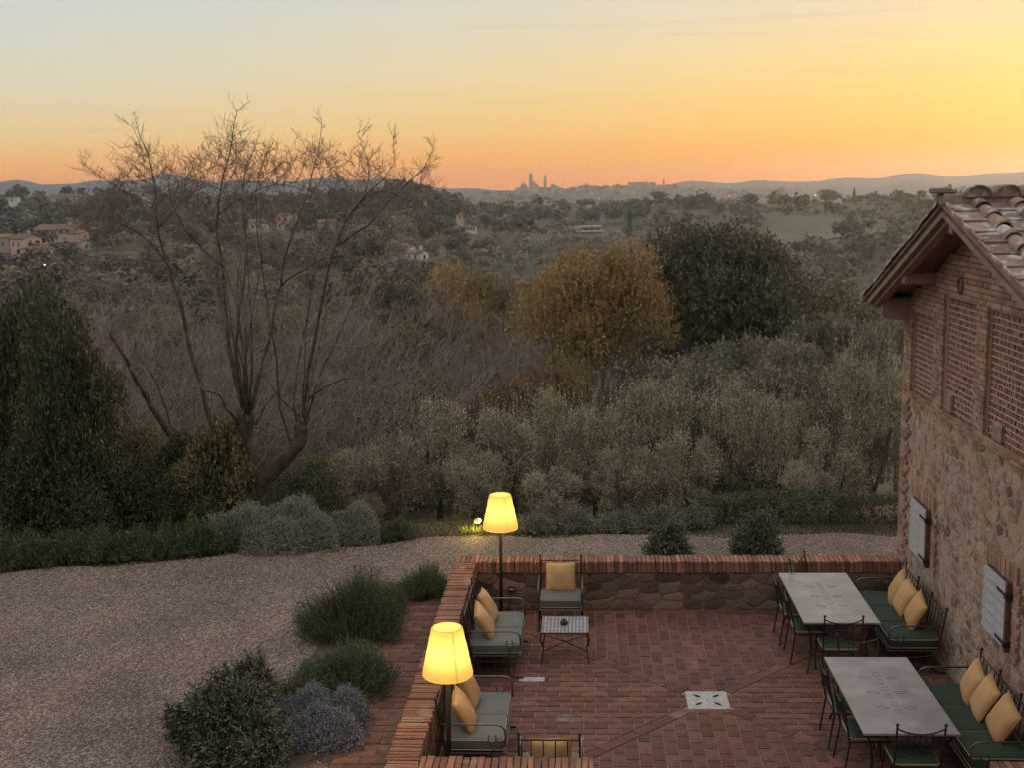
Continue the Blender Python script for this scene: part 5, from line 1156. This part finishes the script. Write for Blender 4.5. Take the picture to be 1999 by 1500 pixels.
# clipped box hedge
n = 5200; hx = rng.uniform(2.0, 5.9, n); side = rng.uniform(size=n); hy = np.where(side < .45, 20.98+rng.normal(size=n)*.03, rng.uniform(21.0, 21.6, n)); hz_ = np.where(side < .45, rng.uniform(.12, .78, n), .78+rng.normal(size=n)*.035); hz_ += .05*np.sin(hx*2.1)
dn = unit(np.where((side < .45)[:, None], np.array([0, -1, .35]), np.array([0, -.1, 1.0]))+rng.normal(size=(n, 3))*.5)
he = empty('box_hedge', (0, 0, 0), 0, 'clipped low box hedge behind the gravel at the barn corner', 'hedge')
finish(mesh_quads('foliage', shoots(np.stack([hx, hy, hz_], -1)-dn*.06, dn, .09, 6, .032, .017, .9)), 'foliage', m_box, he, False)
mb = MB()
for k in range(12): mb.tube([(2.1+k*.33, 21.3, .1), (2.1+k*.33+jit(.1), 21.3+jit(.1), .7)], [.015, .006], 5)
mb.build('stems', m_wood, he)
# thin grass on the bank behind the gravel
n = 24000; gx = rng.uniform(-11, 7, n); g0 = yedge(gx); gyv = g0+rng.gamma(1.6, .7, n); gzv = T(gx, gyv); a = rng.uniform(0, 6.28, n)
dd = unit(np.stack([np.cos(a)*.5, np.sin(a)*.5, rng.uniform(.5, 1.2, n)], -1))
tag(finish(mesh_quads('grass', leaf_quads(np.stack([gx, gyv, gzv-.01], -1), dd, rdir(n), rng.uniform(.05, .13, n), rng.uniform(.006, .012, n))), 'grass', m_grass, None, False), 'thin green grass on the bank behind the gravel', 'grass', kind='stuff')
# garden spotlight in the grass
gp = (-1.95, 20.42, .42); sp = empty('garden_spotlight', gp, 0, 'small lit garden spotlight in the grass left of the far lamp', 'lamp')
MB().tube([(0, 0, -.05), (0, 0, .12)], .012, 6).build('spike', m_pole, sp); o = MB().lathe([(.03, -.05), (.05, 0), (.052, .07), (.046, .071)], 14).build('housing', m_pole, sp); o.location = (0, 0, .17); o.rotation_euler = (R(62), 0, R(-20))
o = MB().lathe([(.001, 0), (.044, .001)], 14).build('lens', emit('spot_glow', (1, .78, .25), 30), sp); o.location = (.021, -.058, .203); o.rotation_euler = (R(62), 0, R(-20))
ld = bpy.data.lights.new('spot_bulb', 'POINT'); ld.energy = 14; ld.color = (1, .70, .14); ld.shadow_soft_size = .03; lo = bpy.data.objects.new('spot_bulb', ld); col.objects.link(lo); lo.parent = sp; lo.location = (-.05, -.16, .20)
n = 300; a = rng.uniform(0, 6.28, n); rr = .20*np.sqrt(rng.uniform(0, 1, n)); b0 = np.stack([rr*np.cos(a), rr*np.sin(a)*.6, 0*a], -1); dd = unit(np.stack([np.cos(a)*.6, np.sin(a)*.6, rng.uniform(.5, 1.2, n)], -1))
bush('grass_tuft', (gp[0]-.08, gp[1]-.16, GZ-.01), leaf_quads(b0, dd, rdir(n), rng.uniform(.08, .2, n), np.full(n, .009)), m_rose2, 'grass tuft lit yellow by the garden spotlight', 'grass tuft', stems=False)

# ------------------------------------------------------------------ trees
def segs_mesh(name, S, sides=4):
    """S: list of (p0, p1, r0, r1) -> open tapered prisms"""
    A = np.array([s[0] for s in S]); B = np.array([s[1] for s in S]); r0 = np.array([s[2] for s in S])[:, None]; r1 = np.array([s[3] for s in S])[:, None]
    d = unit(B-A); h = np.where(np.abs(d[:, 2:3]) < .9, np.array([[0, 0, 1.0]]), np.array([[1.0, 0, 0]])); a = unit(np.cross(d, h)); b = np.cross(d, a); Vq = []
    for k in range(sides):
        t0, t1 = 2*PI*k/sides, 2*PI*(k+1)/sides; e0 = a*math.cos(t0)+b*math.sin(t0); e1 = a*math.cos(t1)+b*math.sin(t1)
        Vq.append(np.stack([A+e0*r0, A+e1*r0, B+e1*r1, B+e0*r1], 1))
    return mesh_quads(name, np.concatenate(Vq))
def norm(v): l = math.sqrt(v[0]**2+v[1]**2+v[2]**2) or 1; return (v[0]/l, v[1]/l, v[2]/l)
def twig(S, p, d, L, r, lev, rs_, up=.25, n=None, kids=None, wob=.24):
    """a branch growing from p along d, curving up, with side twigs down to lev 0"""
    n = n or max(2, 2+lev); st = L/n; pts = [p]; q0 = p; dd_ = d
    for i in range(n):
        dd_ = norm((dd_[0]+rs_.gauss(0, wob), dd_[1]+rs_.gauss(0, wob), dd_[2]+rs_.gauss(0, wob*.75)+up*.5)); q1 = (q0[0]+dd_[0]*st, q0[1]+dd_[1]*st, q0[2]+dd_[2]*st)
        ra, rb = r*(1-.75*i/n), r*(1-.75*(i+1)/n); S.append((q0, q1, ra, rb)); q0 = q1; pts.append(q1)
        if lev > 0:
            for _ in range(kids[lev] if kids else 2):
                if rs_.random() < .8:
                    o = norm((rs_.gauss(0, 1), rs_.gauss(0, 1), rs_.gauss(0, .5))); nd = norm((dd_[0]*.7+o[0]*.95, dd_[1]*.7+o[1]*.95, dd_[2]*.7+o[2]*.7+.12)); f = rs_.random()
                    b = (pts[-2][0]+(q1[0]-pts[-2][0])*f, pts[-2][1]+(q1[1]-pts[-2][1])*f, pts[-2][2]+(q1[2]-pts[-2][2])*f)
                    twig(S, b, nd, L*rs_.uniform(.3, .6), rb*.62, lev-1, rs_, up, None, kids, wob)
m_barkg = mat('grey_bark', (.05, .04, .034), (.125, .105, .088), scale=6, rough=.9, bump=.6, bscale=30, mid=.55)
m_twig = mat('winter_twigs', (.15, .115, .098), (.23, .18, .155), scale=3, rough=.9)
# the bare tree on the edge of the garden: limbs set out one by one, twigs grown from them
BY = 22.0
def path3(pts): return [tuple(P(u, v, BY+dy)) for u, v, dy in pts]
LIMBS = [ # (path, start radius, end radius, branchiness from)
 ([(486, 1010, .1), (474, 950, .1), (474, 880, .05), (482, 800, 0)], .24, .20, 9), ([(488, 1012, 0), (505, 955, -.1), (548, 905, -.2), (582, 868, -.3), (592, 830, -.3)], .20, .15, 9),
 ([(476, 812, 0), (456, 720, .1), (444, 630, .3), (434, 520, .3), (424, 420, .2), (440, 330, .1), (455, 262, 0), (462, 215, -.1)], .105, .008, .30),
 ([(490, 810, 0), (505, 735, .1), (530, 640, .4), (546, 560, .5), (562, 480, .5), (592, 400, .6), (620, 300, .7), (628, 235, .8)], .10, .008, .30),
 ([(440, 960, .3), (405, 800, .4), (368, 668, .6), (347, 575, .7), (325, 511, .6), (309, 440, .5), (305, 380, .4), (290, 305, .3), (268, 246, .2)], .13, .010, .35),
 ([(450, 985, .3), (380, 900, .3), (340, 862, .2), (300, 800, .1), (268, 740, 0), (238, 688, -.2), (214, 650, -.3)], .15, .02, .45), ([(342, 866, .2), (325, 800, .3), (300, 740, .4), (266, 690, .5)], .07, .02, .3),
 ([(592, 835, -.3), (598, 760, -.4), (616, 660, -.6), (634, 560, -.8), (655, 480, -.9), (690, 410, -1.0), (740, 372, -1.1), (800, 392, -1.2)], .10, .012, .3), ([(655, 482, -.9), (715, 440, -.8), (775, 380, -.6), (825, 330, -.4), (848, 288, -.3)], .05, .007, .1),
 ([(588, 850, -.3), (575, 790, -.2), (584, 700, .2), (604, 600, .5), (618, 500, .8), (640, 420, 1.0), (660, 350, 1.2)], .075, .008, .3), ([(575, 880, -.3), (548, 800, -.6), (540, 700, -1.0), (520, 580, -1.3), (505, 470, -1.5), (500, 380, -1.6), (520, 300, -1.7)], .06, .007, .3),
 ([(478, 808, 0), (462, 720, -.5), (470, 600, -1.0), (480, 480, -1.3), (472, 380, -1.5), (480, 320, -1.5)], .06, .007, .3), ([(325, 513, .6), (280, 460, .5), (225, 430, .3), (190, 425, .2), (165, 440, .1)], .05, .010, .1), ([(309, 445, .5), (350, 400, .6), (400, 362, .8), (440, 380, .9)], .04, .010, .1),
 ([(305, 400, .4), (240, 372, .6), (195, 345, .7), (160, 318, .8)], .03, .006, .1), ([(434, 520, .3), (380, 470, -.1), (350, 430, -.4), (330, 370, -.6), (340, 310, -.8)], .05, .007, .1), ([(546, 560, .5), (600, 520, .2), (660, 500, -.2), (720, 520, -.5)], .045, .01, .1),
 ([(424, 420, .2), (480, 380, .6), (540, 360, .9), (590, 372, 1.1)], .04, .008, .05), ([(655, 480, -.9), (700, 400, -.4), (720, 330, -.1), (698, 260, .2)], .03, .006, .2), ([(690, 410, -1.0), (735, 360, -1.3), (770, 320, -1.4), (768, 270, -1.5)], .03, .006, .2),
 ([(470, 830, -.1), (445, 800, -.4), (425, 770, -.6), (400, 765, -.8)], .07, .02, .5), ([(500, 830, 0), (520, 790, .2), (545, 760, .4), (560, 720, .6)], .06, .02, .4), ([(600, 780, -.4), (650, 750, -.8), (700, 740, -1.1), (760, 760, -1.3)], .04, .008, .1), ([(592, 820, -.3), (540, 770, -.7), (520, 740, -.9), (500, 730, -1.0)], .04, .01, .1)]
_r = random.Random(77)
for i in range(16):
    u0, v0 = _r.choice([(476, 815), (487, 812), (593, 838), (586, 858), (474, 850), (480, 806)]); u1 = u0+(u0-510)*_r.uniform(.3, 1.6)+_r.uniform(-90, 70); v1 = _r.uniform(330, 520); dy = _r.uniform(-1.2, 1.2)
    LIMBS.append(([(u0, v0, dy*.2), (u0*.75+u1*.25+_r.uniform(-14, 14), v0*.7+v1*.3, dy*.5), (u0*.4+u1*.6+_r.uniform(-16, 16), v0*.35+v1*.65, dy*.8), (u1, v1, dy)], _r.uniform(.028, .05), .006, .35))
bt_ = empty('bare_tree', (P(488, 1010, BY).x, BY, .3), 0, 'large leafless tree with several leaning trunks at the edge of the garden', 'tree'); off = Vector(bt_.location)
rs_ = random.Random(5); tr1, tw_, nodes_ = MB(), [], []
for pts, r0, r1, frm in LIMBS:
    p3 = path3(pts); cp = []
    for i in range(len(p3)-1):               # smooth the path
        p0, p1, p2, p4 = p3[max(i-1, 0)], p3[i], p3[i+1], p3[min(i+2, len(p3)-1)]
        for t_ in (0, .34, .67):
            cp.append(tuple(.5*((2*p1[k])+(-p0[k]+p2[k])*t_+(2*p0[k]-5*p1[k]+4*p2[k]-p4[k])*t_*t_+(-p0[k]+3*p1[k]-3*p2[k]+p4[k])*t_**3)+rs_.gauss(0, .012) for k in range(3)))
    cp.append(p3[-1]); m_ = len(cp); rad = [max((r0+(r1-r0)*(i/(m_-1))**.55)*(.92 if r0 > .14 else .55), .005) for i in range(m_)]
    tr1.tube([Vector(c)-off for c in cp], [r_*1.0 for r_ in rad], 7)
    nodes_ += [c for i, c in enumerate(cp) if i > m_*.3 and r0 < .14]
    for i in range(m_-1):
        f = i/(m_-1)
        if f < frm: continue
        for _ in range(1):
            t_ = rs_.random(); b = tuple(cp[i][k]+(cp[i+1][k]-cp[i][k])*t_ for k in range(3)); ax = norm(tuple(cp[i+1][k]-cp[i][k] for k in range(3)))
            o = norm((rs_.gauss(0, 1.2), rs_.gauss(0, .9), rs_.gauss(0, .4))); d = norm((ax[0]*.4+o[0], ax[1]*.4+o[1], ax[2]*.4+o[2]+.25)); lv = 2 if rad[i] > .012 else 1
            twig(tw_, b, d, rs_.uniform(.3, 1.25)*(1.0 if lv == 2 else .6)*(1.05-.55*f), min(rad[i]*.42, .018), lv, rs_, rs_.uniform(.0, .3), 5, (1, 2, 1), .12)
    for i in range(2): twig(tw_, cp[-1], norm((rs_.gauss(0, .7), rs_.gauss(0, .7), .8)), .28, max(r1*.5, .004), 1, rs_, .25, None, (1, 1, 1), .08)
# fill the crown: boughs reach from the nearest limb towards points spread through its outline
EU = [140, 180, 230, 270, 300, 350, 400, 460, 500, 560, 620, 660, 700, 740, 770, 800, 850]; EV = [400, 350, 320, 255, 300, 305, 290, 225, 270, 285, 250, 300, 275, 300, 335, 330, 300]
NOD = np.array(nodes_); tg = []
for i in range(820):
    u = rs_.uniform(140, 850); v0 = float(np.interp(u, EU, EV)); v = v0+abs(rs_.gauss(0, 1))*110+rs_.uniform(0, 25); edge = 1-abs(u-495)/420
    tg.append((u, v, rs_.gauss(0, .95)*max(edge, .15)))
tg = sorted([tuple(P(u, v, BY+dy)) for u, v, dy in tg], key=lambda p: min(np.linalg.norm(NOD-np.array(p), axis=1)))
for p in tg:
    pa = np.array(p); dn_ = np.linalg.norm(NOD-pa, axis=1)+np.maximum(NOD[:, 2]-pa[2]+.15, 0)*2.5; k_ = int(dn_.argmin()); a_ = NOD[k_]; L_ = np.linalg.norm(pa-a_)
    if L_ < .12: continue
    sag_ = np.array([rs_.gauss(0, .10), rs_.gauss(0, .10), -.10+rs_.gauss(0, .08)])*L_; pts_ = [a_*(1-t_)+pa*t_+sag_*4*t_*(1-t_)+np.array([rs_.gauss(0, .018) for _ in range(3)])*(0 < t_ < 1) for t_ in np.linspace(0, 1, max(4, int(L_/.16)))]
    rr_ = np.linspace(min(.004+.009*L_, .016), .0035, len(pts_))
    for q_ in range(len(pts_)-1):
        tw_.append((tuple(pts_[q_]), tuple(pts_[q_+1]), rr_[q_], rr_[q_+1]))
        if rs_.random() < .75:
            ax = norm(tuple(pts_[q_+1]-pts_[q_])); o = norm((rs_.gauss(0, 1), rs_.gauss(0, 1), rs_.gauss(0, .7))); twig(tw_, tuple(pts_[q_+1]), norm((ax[0]*.6+o[0]*.8, ax[1]*.6+o[1]*.8, ax[2]*.6+o[2]*.8+.15)), rs_.uniform(.14, .45), .0042, 1, rs_, .22, 3, (1, 1, 1), .10)
    NOD = np.concatenate([NOD, np.array(pts_[1:])])
tr1.build('trunk', m_barkg, bt_, True)
S2 = [(tuple(a[k]-off[k] for k in range(3)), tuple(b[k]-off[k] for k in range(3)), max(ra, .0036), max(rb, .003)) for a, b, ra, rb in tw_]
finish(segs_mesh('branches', S2, 3), 'branches', m_twig, bt_, False)
# generic leafless trees for the thicket, one metre high, to be scaled
BARE = []
for sd in range(4):
    S = []; r_ = random.Random(40+sd); ns_ = 5 if sd < 3 else 9
    for i in range(ns_):
        a = 2*PI*i/ns_+r_.uniform(-.4, .4); twig(S, (0.015*math.cos(a), .015*math.sin(a), -.03), norm((math.cos(a)*.5, math.sin(a)*.5, 1)), r_.uniform(.7, .95), .011, 3, r_, .06, 5, (1, 2, 2, 2), .11)
    me = segs_mesh('branches', [(a, b, max(ra, .0022), max(rb, .0018)) for a, b, ra, rb in S], 3); me.materials.append(m_twig); BARE.append(me)
# leafy crowns one unit high, to be scaled; several forms
def leafy(K, ln, lw_, lumps, H=.9, z0=.1, k=6, L=.07, lr=(.25, .42), up=.3, spread=.8):
    p, o = lobe_points(rand_lobes(lumps, 1, H, z0, lr), K, .62, up); V = shoots(p-o*L*.6, o, L*rng.uniform(.6, 1.3, K), k, ln, lw_, spread)
    w98 = np.percentile(np.abs(V[..., :2]), 98.5); V = V*np.array([.5/w98, .5/w98, 1/np.percentile(V[..., 2], 99.6)]); return mesh_quads('crown', V)
BROAD = [leafy(2400, .020, .012, n_, k=5) for n_ in (16, 24, 12)]
OLIV = []
for sd in range(5):
    L_ = []
    for _ in range(24):
        a_, zz = rng.uniform(0, 6.28), rng.uniform(.06, .80); rr_ = .36*math.sin(min(zz*1.15+.28, 1.25)*2.0)**.8*rng.uniform(.55, 1.05); r_ = rng.uniform(.085, .15)
        L_.append((rr_*math.cos(a_), rr_*math.sin(a_), zz, r_, r_, r_*rng.uniform(.9, 1.4)))
    p, o = lobe_points(L_, 2500, .45, .35); sp_ = shoots(p-o*.03, o, rng.uniform(.04, .10, 2500), 9, .026, .0075, .72)
    tb_ = 0; tp_ = np.stack([rng.normal(size=90)*.2, rng.normal(size=90)*.2, .62+rng.uniform(-.1, .14, 90)], -1)
    sp2 = shoots(tp_, unit(np.stack([rng.normal(size=90)*.25, rng.normal(size=90)*.25, np.ones(90)], -1)), rng.uniform(.14, .32, 90), 16, .024, .0065, .6)
    ol = np.concatenate([sp_, sp2]); ol = ol/np.array([1, 1, np.percentile(ol[..., 2], 99.7)]); me = mesh_quads('crown', ol); OLIV.append(me)
OLIV2 = [leafy(3000, .022, .0095, n_, .9, .08, 6, .055, (.28, .48), .3, .9) for n_ in (9, 12, 10)]
TRK = [limbs(MB(), .72, .36, .035, 5, .3).mesh('trunk') for _ in range(3)]; [m__.materials.append(m_wood) for m__ in TRK]
for m__ in BROAD+OLIV+OLIV2: m__.materials.append(m_olive)
def tree(name, u, v_top, y, width, crown, m, label, group=None, cat='tree', z0=None, hscale=1.0, trunk=0, rz=None, x=None, sink=0.0):
    """a tree whose top shows at row v_top; it stands on the slope at distance y"""
    tp_ = P(u, v_top, y); xx = tp_.x if x is None else x; zg = (float(T(xx, y)) if z0 is None else z0)-sink; h = max(tp_.z-zg, 1.0)
    e = empty(name, (xx, y, zg), rng.uniform(0, 6.3) if rz is None else rz, label, cat, group); e.scale = (width, width, h*hscale)
    for nm, me, mm in (('crown', crown, m), ('trunk', TRK[trunk], m_wood)):
        if not me.materials: me.materials.append(mm)
        o = bpy.data.objects.new(nm, me); col.objects.link(o); o.parent = e; o.material_slots[0].link = 'OBJECT'; o.material_slots[0].material = mm
    return e
G1 = 'olive trees just below the garden'
for i, (u, vt, y, wd, lab) in enumerate(((852, 778, 26.5, 2.7, 'olive tree with upright sprays left of the far lamp'), (985, 792, 25.5, 2.5, 'dense olive tree straight above the far lamp shade'), (1062, 762, 28.5, 2.6, 'olive tree below the rust coloured bushes'), (1160, 775, 26.5, 2.2, 'olive tree with a thin feathery top beneath the golden oak'),
                                     (1285, 738, 27.5, 2.3, 'tall pale olive tree below the dark round oak'), (1418, 742, 27.0, 2.2, 'olive tree with shining top sprays above the larger round shrub'), (1528, 772, 26.5, 2.3, 'rounded olive tree above the box hedge'), (1630, 835, 25.5, 2.2, 'low olive tree left of the one against the barn corner'), (1712, 672, 26.0, 2.6, 'tall olive tree against the corner of the barn'),
                                     (700, 880, 25.0, 2.0, 'small olive bush right of the bare tree trunks'), (1350, 850, 24.6, 2.0, 'low olive bush between the smaller and larger round shrubs'), (770, 850, 28, 2.2, 'dim olive tree between bare branches and the olive sprays'), (1220, 880, 24.8, 1.9, 'low olive bush above the smaller round shrub'), (920, 880, 24.2, 1.8, 'low olive bush left of the far lamp'), (1080, 925, 23.0, 1.6, 'olive sprout right of the far lamp'), (1580, 905, 23.6, 1.7, 'olive sprout behind the left part of the box hedge'))):
    tree('olive_tree', u, vt-4, y, wd*(.86 if y > 24.9 else .95), OLIV[i % 5], m_olive, lab, G1, trunk=i % 3)
m_olive2 = leafmat('hazy_olive_leaves', (.14, .124, .082), (.24, .21, .145), rough=.5, tr=.12)
G2 = 'olive trees further down the slope'
labs2 = ['olive tree in the second row, hazy, below the dark round oak']
for i, (u, vt, y, wd) in enumerate(((1330, 660, 44, 4.4), (1400, 640, 48, 4.6), (1470, 620, 50, 4.8), (1545, 640, 46, 4.4), (1690, 620, 50, 4.8), (1500, 690, 40, 4.0), (1660, 690, 40, 4.2), (1390, 720, 38, 3.8), (1310, 720, 38, 3.6), (1440, 730, 35, 3.4), (1760, 600, 58, 5), (1640, 590, 62, 5.4), (1730, 580, 70, 5.6), (1560, 600, 62, 5.2))):
    tree('olive_tree', u, vt+(66 if u < 1480 else 48), y, wd*.86, OLIV2[i % 3], m_olive2, 'hazy grey olive tree in the grove below the dark round oak', G2, trunk=i % 3, hscale=1.08)
# single trees one can pick out
tree('golden_oak', 1150, 482, 56, 6.9, leafy(7600, .0138, .0088, 26, .64, .34, 6, .05, (.24, .46), .6), m_ochre, 'big round oak in golden brown autumn leaf in the middle of the valley', trunk=1, hscale=1.0)
hk = leafy(7600, .0138, .0105, 28, .76, .22, 6, .04, (.22, .42), .3)
tree('holm_oak', 1392, 442, 68, 9.4, hk, m_holm, 'massive dark evergreen oak right of the golden oak', trunk=2, hscale=1.0)
tree('holm_oak', 1500, 545, 66, 6.2, BROAD[0], m_holm, 'lower right shoulder of evergreen oak beside the massive dark one', hscale=1.05); tree('holm_oak', 1300, 520, 74, 6.0, BROAD[1], m_holm, 'evergreen oak half hidden between the golden and the massive dark oak', hscale=1.05)
tree('autumn_tree', 1640, 552, 74, 6.5, BROAD[2], m_ivy, 'brown green tree tinged with autumn left of the barn eave'); tree('holm_oak', 1565, 545, 80, 6.0, BROAD[0], m_holm, 'evergreen tree between massive dark oak and the barn eave')
tree('rust_bush', 1075, 712, 40, 3.4, BROAD[1], m_rust, 'rust coloured bush at the foot of the golden oak'); tree('rust_bush', 1000, 742, 36, 3.0, BROAD[2], m_rust, 'rust and ochre bush behind the olive sprays'); tree('golden_bush', 960, 530, 120, 6.0, BROAD[0], m_gold, 'small yellow green tree by the ploughed field')
tree('golden_bush', 905, 590, 90, 6.0, BROAD[2], m_gold, 'yellowing bush below the green domed tree'); tree('evergreen_tree', 850, 520, 125, 11, BROAD[1], m_holm, 'green domed tree below the small white house'); tree('evergreen_tree', 780, 545, 110, 8, BROAD[0], m_holm, 'dark evergreen tree left of the green domed tree')
tree('evergreen_tree', 838, 620, 75, 5.5, BROAD[2], m_holm, 'dark evergreen bush above the purple thicket'); tree('autumn_tree', 880, 520, 118, 8, BROAD[2], m_ochre, 'tawny tree right below the small white house'); tree('autumn_tree', 770, 640, 60, 5, BROAD[1], m_ivy, 'olive brown tree behind the right limbs of the bare tree'); tree('evergreen_tree', 740, 690, 52, 5, BROAD[0], m_holm, 'dark bush behind the right limbs of the bare tree')
tree('golden_bush', 820, 735, 40, 2.4, BROAD[0], m_gold, 'small yellow bush above the left olive sprays'); tree('golden_bush', 1090, 690, 47, 3, BROAD[2], m_gold, 'ochre bush left under the golden oak')
tree('autumn_tree', 6, 690, 27, 2.4, BROAD[0], m_ochre, 'orange leaved tree at the left edge of the picture'); 
DG = 'dark scrub between the olive rows'
for i, (u, vt, y, wd) in enumerate(((1110, 800, 33, 2.6), (1240, 830, 32, 2.4), (1345, 800, 33, 2.4), (1475, 810, 32, 2.4), (1600, 790, 33, 2.8), (1000, 850, 31, 2.2), (930, 820, 33, 2.2), (1660, 790, 30, 2.4), (1200, 760, 37, 3.0), (1290, 770, 36, 2.6), (1120, 900, 27, 1.6), (1250, 910, 26.5, 1.6), (1380, 910, 26, 1.4), (1490, 900, 26.5, 1.4))):
    tree('scrub_bush', u, vt, y, wd, BROAD[i % 3], m_holm, 'dark scrub bush in the gap between the olive trees', DG)
# laurels and ivy at the left
lau = [leafy(5000, .023, .0086, n_, 1.15, -.2, 6, .05, (.22, .38), .4) for n_ in (26, 20)]
tree('laurel_tree', 85, 560, 20.6, 2.0, lau[0], m_laurel, 'tall dark bay laurel at the left behind the low shrubs', z0=.2, rz=1.0, sink=.55); tree('laurel_tree', 160, 660, 21.2, 1.3, lau[1], m_laurel, 'second bay laurel with yellowish sprays right of the tall one', z0=.2, sink=.55); tree('laurel_tree', 0, 570, 22.0, 2.2, lau[1], m_laurel, 'bay laurel behind the tall one at the left edge', z0=.1, rz=2, sink=.55)
tree('laurel_tree', 35, 860, 20.3, 1.8, lau[1], m_laurel, 'low laurel bush at the left edge behind the low shrubs', z0=.1, sink=.55); tree('laurel_tree', 195, 860, 20.4, 1.8, lau[0], m_laurel, 'low laurel bush at the foot of the bay laurels', z0=.2, sink=.55); tree('laurel_tree', 290, 905, 21.0, 1.6, lau[1], m_laurel, 'low dark bush left of the ivy', z0=.15, sink=.55)
ivm = leafy(3600, .034, .024, 22, 1.1, -.15, 6, .06, (.2, .36), .2)
tree('ivy_stump', 425, 830, 21.6, 1.15, ivm, m_ivy, 'ivy covered stump with brownish leaves beside the bare tree trunk', z0=.2, sink=.55); tree('ivy_stump', 350, 855, 21.9, 1.1, ivm, m_box, 'dark ivy mass under the leaning trunk', z0=.15, sink=.55)
tree('understorey_bush', 385, 895, 21.2, 1.1, BROAD[0], m_ivy, 'brown green bush under the ivy left of the lavender', z0=.2, sink=.55); tree('understorey_bush', 265, 830, 23.5, 1.5, BROAD[1], m_ivy, 'brown bush behind the low laurel', z0=0, sink=.55); tree('understorey_bush', 610, 900, 24.5, 1.6, BROAD[2], m_box, 'dim bush right of the forked trunk', sink=.55); 
# thickets of leafless trees below the garden
TH = 'leafless trees of the thicket below the garden'; k = 0
for y in (27, 31, 36, 42, 50, 60, 72, 86):
    n = 9 if y < 60 else 11
    for i in range(n):
        u = (150+(i+rng.uniform(.1, .9))*(1120-150)/n) if y < 75 else (100+(i+rng.uniform(.1, .9))*(1150-100)/n)
        if y < 40 and (u > 830): continue
        vt = np.interp(y, [27, 36, 50, 72, 90], [770, 700, 640, 590, 570])+rng.uniform(-40, 70)+(0 if u < 700 else (u-700)*.28)
        tp_ = P(u, vt, y); zg = float(T(tp_.x, y)); h = max(tp_.z-zg, 2.5)
        e = empty('thicket_tree', (tp_.x, y, zg), rng.uniform(0, 6.3), 'leafless brown tree in the thicket below the garden', 'tree', TH); e.scale = (h*.8, h*.8, h)
        o = bpy.data.objects.new('branches', BARE[k % 4]); col.objects.link(o); o.parent = e; k += 1
UG = 'bushes scattered through the leafless thicket'; labs_ = {0: 'dark evergreen bush growing in the leafless thicket', 1: 'brown leaved bush growing in the leafless thicket', 2: 'grey brown bush growing in the leafless thicket'}
m_brownbush = leafmat('brown_bush_leaves', (.10, .078, .058), (.17, .13, .098), rough=.8, tr=.1)
for i in range(22):
    y = rng.uniform(30, 88); u = rng.uniform(180, 820); vt = np.interp(y, [28, 36, 50, 72, 90], [850, 770, 690, 620, 590])+rng.uniform(-10, 70); k_ = int(rng.integers(3))
    tree('thicket_bush', u, vt, y, rng.uniform(.045, .07)*y+1.0, BROAD[i % 3], (m_holm, m_ivy, m_brownbush)[k_], labs_[k_], UG, trunk=i % 3)
ST = 'dark trees of the wooded slope below the garden'
for y, n in ((95, 8), (115, 9), (140, 10), (170, 10)):
    for i in range(n):
        u = -40+(i+rng.uniform(.1, .9))*1900/n; tp_ = P(u, 700, y); zg = float(T(tp_.x, y)); h = rng.uniform(6, 10)
        if abs(u-910) < 70: h *= .6
        mm = [m_holm, m_holm, m_ivy, m_olive_far, m_holm][int(rng.integers(5))]
        e = empty('slope_tree', (tp_.x, y, zg-.5), rng.uniform(0, 6.3), 'bushy tree on the wooded slope between garden and far groves', 'tree', ST); e.scale = (h*.95, h*.95, h)
        for nm, me, m2_ in (('crown', BROAD[(i+int(y)) % 3], mm), ('trunk', TRK[i % 3], m_wood)): o = bpy.data.objects.new(nm, me); col.objects.link(o); o.parent = e; o.material_slots[0].link = 'OBJECT'; o.material_slots[0].material = m2_
# ------------------------------------------------------------------ the air of the valley
hz = MB().box(-5600, 5600, -300, 5150, -110, 94).mesh('haze')
mh = bpy.data.materials.new('haze_air'); mh.use_nodes = True; t = mh.node_tree; t.nodes.clear()
pv = t.nodes.new('ShaderNodeVolumePrincipled'); ou = t.nodes.new('ShaderNodeOutputMaterial'); t.links.new(pv.outputs[0], ou.inputs['Volume'])
pv.inputs['Color'].default_value = (.80, .89, 1.0, 1); pv.inputs['Density'].default_value = 1.6e-4; pv.inputs['Anisotropy'].default_value = .72
hzo = finish(hz, 'haze', mh, None, False); tag(hzo, 'thin evening haze filling the valley air', 'haze', kind='stuff')
